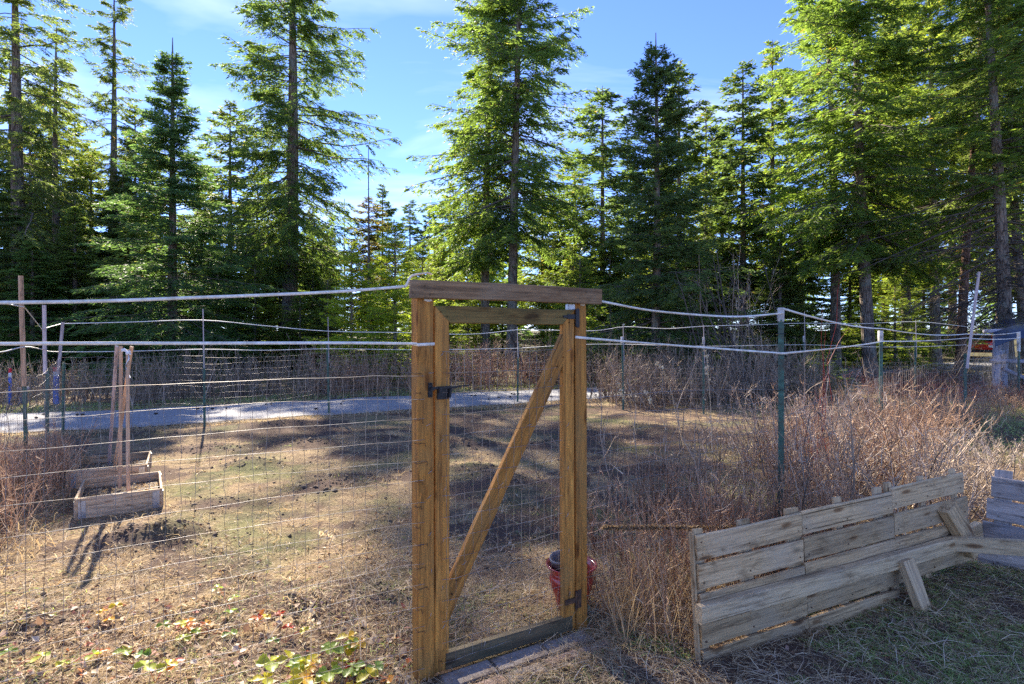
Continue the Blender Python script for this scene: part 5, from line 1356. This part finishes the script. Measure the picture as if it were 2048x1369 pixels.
ribbon('rag_tail', [c_+Vector((-0.10, 0.05, 0.02)), c_+Vector((-0.05, 0.02, 0.03)), c_], 0.03, M['cloth'], te)

# ------------------------------------------------------------------ plank barrier
A1 = Vector((0.94, 2.82, 0)); B1 = Vector((2.95, 3.65, 0)); ub = (B1-A1).normalized(); nb = Vector((ub.y, -ub.x, 0))   # nb faces the viewer
LB_ = (B1-A1).length
def bp(t, z, n=0.0):
    return A1+ub*t+nb*(n-0.08*z)+ZUP*(z+0.10*t/LB_)
pb = empty('plank_barrier', A1+ub*LB_*0.5, 0, 'long weathered plank barrier braced upright right of the gate', 'barrier')
rows = [(0.613, 0.482), (0.473, 0.342), (0.332, 0.205), (0.195, 0.062), (0.052, -0.08)]
joints = [0.0, 0.722, 1.463, LB_]
sd = 100
for i, (za, zb_) in enumerate(rows):
    for j in range(3):
        a, b = joints[j]+0.003, joints[j+1]-0.003
        dz = [0, 0.002, 0.006][j]+ (0.012 if (j == 2 and i == 0) else 0)
        if i == 4 and j == 2: continue
        if j == 2 and i == 0: b -= 0.02
        wv = (za-zb_)
        jz = rr.uniform(-.003, .003)
        board('plank', bp(a, (za+zb_)/2+dz+jz, rr.uniform(0, .003)), bp(b, (za+zb_)/2+dz+jz+rr.uniform(-.004, .004), rr.uniform(0, .003)), wv-0.005, 0.019, ZUP, M['plank'], pb, seed=sd, wob=0.0014); sd += 1
        for t in ([a+0.03, (a+b)/2-0.02, b-0.03]):
            for zz in (za-0.035, zb_+0.035):
                q = tube_obj('nail', [bp(t+rr.uniform(-.01, .01), zz+dz, 0.0075), bp(t, zz+dz, 0.0118)], 0.0042, M['rust'], pb, 6)
# upright battens behind
for t, w_, hi in [(0.035, 0.06, 0.634), (0.34, 0.085, 0.628), (0.68, 0.10, 0.632), (1.04, 0.062, 0.636), (1.38, 0.07, 0.640), (1.475, 0.055, 0.655), (1.78, 0.045, 0.650), (2.10, 0.05, 0.652)]:
    board('batten', bp(t, -0.12, -0.021), bp(t, hi, -0.021), w_, 0.018, ub, M['plank'], pb, seed=sd, wob=0.0015); sd += 1
board('end_batten', bp(-0.010, -0.04, -0.014), bp(-0.010, 0.625, -0.014), 0.032, 0.012, nb, M['plank'], pb, seed=sd)
board('rail', bp(-0.035, 0.252, 0.041), bp(1.92, 0.232, 0.041), 0.088, 0.052, ZUP, M['rail_wood'], pb, seed=141, wob=0.002, ch=0.005)
board('brace', bp(1.44, 0.24, 0.075), Vector((2.36, 3.22, -0.02)), 0.095, 0.045, ub, M['plank'], pb, seed=142, wob=0.002)
board('brace', bp(1.90, 0.46, 0.05), bp(2.10, 0.16, 0.06), 0.105, 0.07, ub, M['plank'], pb, seed=143, wob=0.003, ch=0.008)
board('brace', bp(1.98, 0.20, -0.01), bp(2.30, 0.24, -0.01), 0.10, 0.045, ZUP, M['plank'], pb, seed=144)
# second barrier, planks tinted for skylit shade, at the right edge with its rail
A2 = Vector((3.09, 3.68, 0)); B2 = Vector((3.95, 2.75, 0)); ub2 = (B2-A2).normalized(); nb2 = Vector((ub2.y, -ub2.x, 0))
def bp2(t, z, n=0.0): return A2+ub2*t+nb2*(n-0.10*z)+ZUP*z
pb2 = empty('plank_barrier', A2+ub2*0.7, 0, 'shade-tinted plank barrier at the right edge of the photo', 'barrier')
L2 = (B2-A2).length
for i, (za, zb_) in enumerate([(0.69, 0.555), (0.545, 0.41), (0.40, 0.265), (0.255, 0.12)]):
    board('plank', bp2(0.0-i*0.02, (za+zb_)/2), bp2(L2, (za+zb_)/2-0.02), za-zb_-0.003, 0.02, ZUP, M['plank_cool'], pb2, seed=160+i, wob=0.002)
    for zz in (za-0.035, zb_+0.035):
        tube_obj('nail', [bp2(0.04, zz, 0.007), bp2(0.04, zz, 0.012)], 0.0045, M['rust'], pb2, 6)
for t in (0.06, 0.7): board('batten', bp2(t, -0.1, -0.021), bp2(t, 0.735, -0.021), 0.09, 0.019, ub2, M['plank_cool'], pb2, seed=170)
rA = bp(1.925, 0.230, 0.034)
ra = board('support_rail', rA, Vector((3.45, 2.90, 0.475)), 0.088, 0.042, ZUP, M['rail_wood'], pb, seed=171, wob=0.002)

# ------------------------------------------------------------------ pots
px_, Zp = 1143, 3.43
pot = empty('glazed_pot', (wx(px_, Zp), Zp, -0.03), 0, 'red glazed urn-shaped flowerpot standing behind the right gate post', 'flowerpot')
prof = [(0.001, 0.0), (0.095, 0.0), (0.105, 0.012), (0.10, 0.03), (0.115, 0.09), (0.142, 0.16), (0.152, 0.20), (0.146, 0.23), (0.138, 0.24), (0.144, 0.245), (0.142, 0.255), (0.138, 0.262), (0.150, 0.285), (0.174, 0.300), (0.177, 0.307), (0.172, 0.312), (0.155, 0.302), (0.135, 0.275), (0.130, 0.24), (0.135, 0.2), (0.12, 0.14), (0.001, 0.13)]
prof = [(a_*0.88, b_*0.88) for a_, b_ in prof]
lathe('pot_body', prof, M['pot'], pot)
lathe('potting_soil', [(0.001, 0.195), (0.07, 0.192), (0.118, 0.185)], M['soil'], pot)
gpot = empty('plastic_pot', (pot.location.x-0.045, Zp-0.01, 0.155), 0, 'small grey plastic pot standing tilted inside the red flowerpot', 'flowerpot')
gpot.rotation_euler = (0.15, -0.12, 0)
lathe('pot_shell', [(0.001, 0.0), (0.052, 0.0), (0.068, 0.13), (0.073, 0.13), (0.073, 0.145), (0.068, 0.145), (0.064, 0.12), (0.05, 0.01), (0.001, 0.01)], M['greypot'], gpot, seg=28)
tw_ = []
for k_ in range(5):
    a0 = gp(0.99+0.02*k_, 0.19-0.02*k_, -0.14)
    tw_.append([a0, a0+Vector((0.02, -0.02, -0.05)), a0+Vector((0.04+0.01*k_, -0.05, -0.12)), a0+Vector((0.06+0.02*k_, -0.06, -0.19))])
tn = empty('green_twine', tw_[0][0], 0, 'loose strands of teal green twine hanging beside the red pot', 'twine')
for q in tw_: tube_obj('strand', catmull(np.array([list(v) for v in q]), 5), 0.0022, M['twine'], tn, 4)

# ------------------------------------------------------------------ pavers at the threshold
pv = empty('threshold_paving', gp(0.5, 0), 0, kind='structure')
def paver(t0, t1, n0, n1, mat, seed, z=0.0):
    o = link_mesh('paver', box_me('paver', t1-t0-0.008, n1-n0-0.008, 0.05, bev=0.005), pv, mat)
    Mx = Matrix.Translation(gp((t0+t1)/2, -0.018+z, (n0+n1)/2)) @ Matrix.Rotation(GR+rr.uniform(-.015, .015), 4, 'Z') @ Matrix.Rotation(rr.uniform(-.01, .01), 4, 'X')
    o.matrix_basis = pv.matrix_basis.inverted() @ Mx
for (t0, t1, n0, n1, mt, dz) in [(0.09, 0.36, 0.028, 0.150, 'paver_grey', 0), (0.36, 0.66, 0.028, 0.150, 'paver_grey', -0.004), (0.66, 0.95, 0.030, 0.150, 'paver_grey', -0.008),
        (0.16, 0.37, 0.152, 0.255, 'paver_pink', -0.010), (0.37, 0.585, 0.152, 0.250, 'paver_grey', -0.013), (0.60, 0.80, 0.154, 0.225, 'paver_pink', -0.012), (0.02, 0.15, 0.10, 0.20, 'paver_pink', -0.012), (0.81, 1.0, 0.155, 0.215, 'paver_pink', -0.016)]:
    paver(t0, t1, n0, n1, M[mt], 1, dz)
n_ = 1500; t_ = RNG.uniform(0.0, 1.05, n_); o_ = RNG.beta(2.0, 1.2, n_)*0.28+0.02
x = -0.444+0.863*t_+0.505*o_; y = 2.686+0.505*t_-0.863*o_
blades('straw_debris', x, y, 0.07, 0.0025, M['straw'], RNG, np.clip(RNG.normal(0.45, 0.25, n_), 0, 1), up=0.1, K=3, label='bits of straw and debris lying on the threshold pavers', cat='dry grass', zoff=0.024)
# ------------------------------------------------------------------ mullein stalk hooked on the fence
def mullein():
    a = np.array([wx(1206, 3.15), 3.15, wz(1056, 3.15)]); b = np.array([wx(1550, 3.95), 3.95, wz(1050, 3.95)])
    P = catmull(np.array([a, a*0.66+b*0.34+np.array([0, 0, -0.006]), a*0.33+b*0.67+np.array([0, 0, -0.012]), b]), 8)
    o = empty('dried_stalk', tuple(a), 0, 'dried brown mullein stalk lying level in the thicket beside the barrier', 'dried stalk')
    tube_obj('stem', P, 0.006, M['twigdark'], o, 6, 0.003)
    r = np.random.default_rng(4); n = 1500; u_ = r.beta(1.0, 1.6, n)*0.9; f = u_*(len(P)-1); i0 = f.astype(int); fr_ = (f-i0)[:, None]
    B = P[i0]*(1-fr_)+P[i0+1]*fr_
    V, Fc, n_ = leafgeo(B, 0.020, r); V = V-np.array(a)
    tn_ = r.uniform(0.0, 0.4, n)
    q = link_mesh('seed_heads', mesh_np('seed_heads', V, Fc, M['straw'], np.concatenate([tn_, tn_])), o); q['kind'] = 'stuff'
mullein()
# single tall bleached grass stalks
def stalk(pts, label, head=0.05):
    P = [np.array([wx(px, Z), Z, wz(py, Z)]) for px, py, Z in pts]
    o = empty('grass_stalk', tuple(P[0]), 0, label, 'grass stalk', 'single tall dry grass stalks')
    Q = catmull(np.array(P), 6)
    V, Fq = tubes((Q-P[0])[None], np.linspace(0.0028, 0.0012, len(Q))[None], 4)
    link_mesh('stem', mesh_np('stem', V, Fq, M['straw'], np.full(len(Fq), 0.8)), o)
    r = np.random.default_rng(int(pts[0][0])); n = 26
    B = Q[-6:][r.integers(0, 6, n)]-P[0]
    Vl, Fc, _ = leafgeo(B, 0.022, r); t_ = np.full(n, 0.75)
    link_mesh('seed_head', mesh_np('seed_head', Vl, Fc, M['straw'], np.concatenate([t_, t_])), o)
stalk([(1366, 890, 4.1), (1352, 830, 4.0), (1340, 775, 3.95), (1326, 740, 3.9), (1311, 726, 3.9)], 'pale bent grass stalk tallest right of the gate')
stalk([(1272, 870, 4.0), (1262, 835, 3.95), (1250, 800, 3.9), (1236, 768, 3.9)], 'thin pale grass stalk nearest the right gate post')
stalk([(1332, 860, 4.1), (1322, 835, 4.1), (1305, 810, 4.05), (1292, 785, 4.0)], 'short drooping grass stalk between two taller ones')
stalk([(1424, 905, 4.1), (1422, 830, 4.1), (1418, 770, 4.1), (1412, 700, 4.1)], 'upright straw stalk near the middle of the right fence')
stalk([(722, 1320, 2.62), (716, 1235, 2.66), (690, 1130, 2.75), (666, 1085, 2.8), (643, 1062, 2.8)], 'leaning tan grass stalk in front of the wire left of the gate post')
stalk([(622, 1325, 2.6), (622, 1260, 2.62), (622, 1208, 2.65)], 'short straight tan stalk left of the leaning one')

# ------------------------------------------------------------------ things beyond the fence, left
def marker(px, Z, yt, yb, W, label):
    x = wx(px, Z); z1_ = wz(yt, Z); o = empty('marker_post', (x, Z, 0), 0, label, 'marker post', 'blue marker posts beyond the fence')
    def seg(n_, a, b, m_): 
        q = link_mesh(n_, box_me(n_, W, 0.035, b-a, bev=0.008), o, m_); q.location = (0, 0, (a+b)/2)
    seg('shaft', -0.1, z1_-0.20, M['bluepost']); seg('band', z1_-0.198, z1_-0.10, M['whiteband']); seg('cap', z1_-0.098, z1_, M['redcap'])
marker(112, 12.6, 735, 822, 0.12, 'blue marker post with white band and red cap, right of the laths')
marker(20, 12.4, 737, 822, 0.055, 'thinner blue marker post with red cap at the left edge')
x = wx(46, 12.7)
ub_ = empty('utility_box', (x, 12.7, 0), 0, 'small slate blue utility box with a pale lid between the marker posts', 'utility box')
q = link_mesh('cabinet', box_me('cabinet', 0.13, 0.13, 0.36, bev=0.01), ub_, M['bluebox']); q.location = (0, 0, 0.13)
q = link_mesh('lid', box_me('lid', 0.16, 0.16, 0.06, bev=0.01), ub_, M['palebox']); q.location = (0, 0, 0.34)

# ------------------------------------------------------------------ log shelter and car on the right
def log(name, a, b, r0, parent):
    a = Vector(a); b = Vector(b); d = b-a; L = d.length
    k_ = 9; P = np.stack([np.linspace(0, L, k_), 0.012*np.sin(np.linspace(0, 5, k_)), 0.01*np.cos(np.linspace(0, 4, k_))], 1)[None]
    V, Fq = tubes(P, (r0*(1+0.06*np.sin(np.arange(k_)*2.1)))[None], 10)
    me = mesh_np(name, V, Fq, M['log'], None, True)
    import bmesh
    bm = bmesh.new(); bm.from_mesh(me); bmesh.ops.holes_fill(bm, edges=bm.edges[:]); bm.to_mesh(me); bm.free()
    o = link_mesh(name, me, parent); q = d.to_track_quat('X', 'Z')
    o.matrix_basis = parent.matrix_basis.inverted() @ Matrix.LocRotScale(a, q, None)
    return o
Zs = 13.9
sh = empty('log_shelter', (wx(2010, Zs), Zs, 0), 0, 'blue-grey log shelter with a dark tarpaulin roof at the right edge', 'shelter')
xl = wx(1993, Zs); xr = xl+2.6
for (x, y) in [(xl, Zs), (xr, Zs), (xl+2.1, Zs+2.2), (xr+2.1, Zs+2.2)]: log('log_post', (x, y, -0.1), (x, y, 1.62), 0.085, sh)
log('log_rail', (xl-0.22, Zs-0.1, wz(723, Zs)), (xr+0.2, Zs-0.1, wz(724, Zs)), 0.055, sh)
log('log_rail', (xl+0.02, Zs-0.1, 1.05), (xl+2.12, Zs+2.3, 1.05), 0.05, sh)
log('log_brace', (xl+0.12, Zs-0.03, wz(738, Zs)), (xl+1.2, Zs-0.03, wz(775, Zs)), 0.05, sh)
log('log_rail', (xl-0.3, Zs, 1.60), (xr+0.3, Zs, 1.70), 0.05, sh)
def tarp():
    nx_, ny_ = 24, 18; u_ = np.linspace(0, 1, nx_); v_ = np.linspace(0, 1, ny_); Uu, Vv = np.meshgrid(u_, v_)
    X = xl-0.42+Uu*3.5+Vv*2.4; Y = Zs-0.45+Vv*3.0
    Zz = 1.66+0.34*Uu**0.8+0.22*Vv+0.07*(fbm(Uu*7, Vv*5, 3, 3)-0.5)
    Zz -= 0.30*np.clip(1-Vv*9, 0, 1)+0.10*np.clip(1-Uu*8, 0, 1)
    top = np.stack([X, Y, Zz], -1).reshape(-1, 3); bot = top-np.array([0, 0, 0.006])
    idx = np.arange(nx_*ny_).reshape(ny_, nx_)
    Fq = np.stack([idx[:-1, :-1], idx[:-1, 1:], idx[1:, 1:], idx[1:, :-1]], -1).reshape(-1, 4)
    V = np.vstack([top, bot]); Fq = np.vstack([Fq, Fq[:, ::-1]+len(top)])
    V = V-np.array(sh.location)
    link_mesh('tarp_roof', mesh_np('tarp_roof', V, Fq, M['tarp'], None, True), sh)
tarp()

def car():
    import bmesh
    Zc = 34.0; xc = wx(1955, Zc)
    o = empty('parked_car', (xc, Zc, 0), math.radians(52), 'red car parked far off behind the log shelter', 'car')
    prof = [(-2.1, 0.35), (-2.15, 0.62), (-2.05, 0.82), (-1.2, 0.95), (-0.55, 1.36), (0.75, 1.40), (1.5, 0.98), (2.05, 0.92), (2.12, 0.6), (2.1, 0.35)]
    bm = bmesh.new(); W = 0.82
    L_ = [bm.verts.new((x, -W if z < 1.1 else -W*0.78, z)) for x, z in prof]; R_ = [bm.verts.new((x, W if z < 1.1 else W*0.78, z)) for x, z in prof]
    n = len(prof)
    for i in range(n): bm.faces.new((L_[i], L_[(i+1) % n], R_[(i+1) % n], R_[i]))
    bm.faces.new(L_[::-1]); bm.faces.new(R_)
    bmesh.ops.recalc_face_normals(bm, faces=bm.faces); bmesh.ops.triangulate(bm, faces=bm.faces)
    me = bpy.data.meshes.new('body'); bm.to_mesh(me); bm.free(); link_mesh('body', me, o, M['carred'])
    for (x0, x1) in [(-0.95, -0.1), (-0.02, 0.95)]:
        for s_ in (-1, 1):
            q = link_mesh('side_window', box_me('side_window', x1-x0, 0.03, 0.27, bev=0.01), o, M['glass']); q.location = ((x0+x1)/2, s_*W*0.87, 1.14); q.rotation_euler = (s_*0.42, 0, 0)
    q = link_mesh('windscreen', box_me('windscreen', 0.03, 1.2, 0.62, bev=0.01), o, M['glass']); q.location = (-0.9, 0, 1.16); q.rotation_euler = (0, 1.0, 0)
    for x in (-1.3, 1.25):
        for s_ in (-1, 1):
            wv = link_mesh('wheel', bpy.data.meshes.new('wheel'), o)
            V, Fq = tubes(np.array([[(x, s_*W-0.1, 0.32), (x, s_*W-0.09, 0.32), (x, s_*W+0.09, 0.32), (x, s_*W+0.1, 0.32)]]), np.array([[0.01, 0.32, 0.32, 0.01]]), 18)
            wv.data = mesh_np('wheel', V, Fq, M['rubber'], None, False)
            V, Fq = tubes(np.array([[(x, s_*(W+0.1), 0.32), (x, s_*(W+0.12), 0.32), (x, s_*(W+0.125), 0.32)]]), np.array([[0.19, 0.18, 0.01]]), 14)
            link_mesh('rim', mesh_np('rim', V, Fq, M['zinc'], None, False), wv)
    for y in (-0.6, 0.6):
        q = link_mesh('headlight', box_me('headlight', 0.06, 0.32, 0.14, bev=0.02), o, M['whiteband']); q.location = (-2.12, y, 0.7)
    q = link_mesh('bumper', box_me('bumper', 0.10, 1.6, 0.14, bev=0.03), o, M['black']); q.location = (-2.16, 0, 0.45)
car()
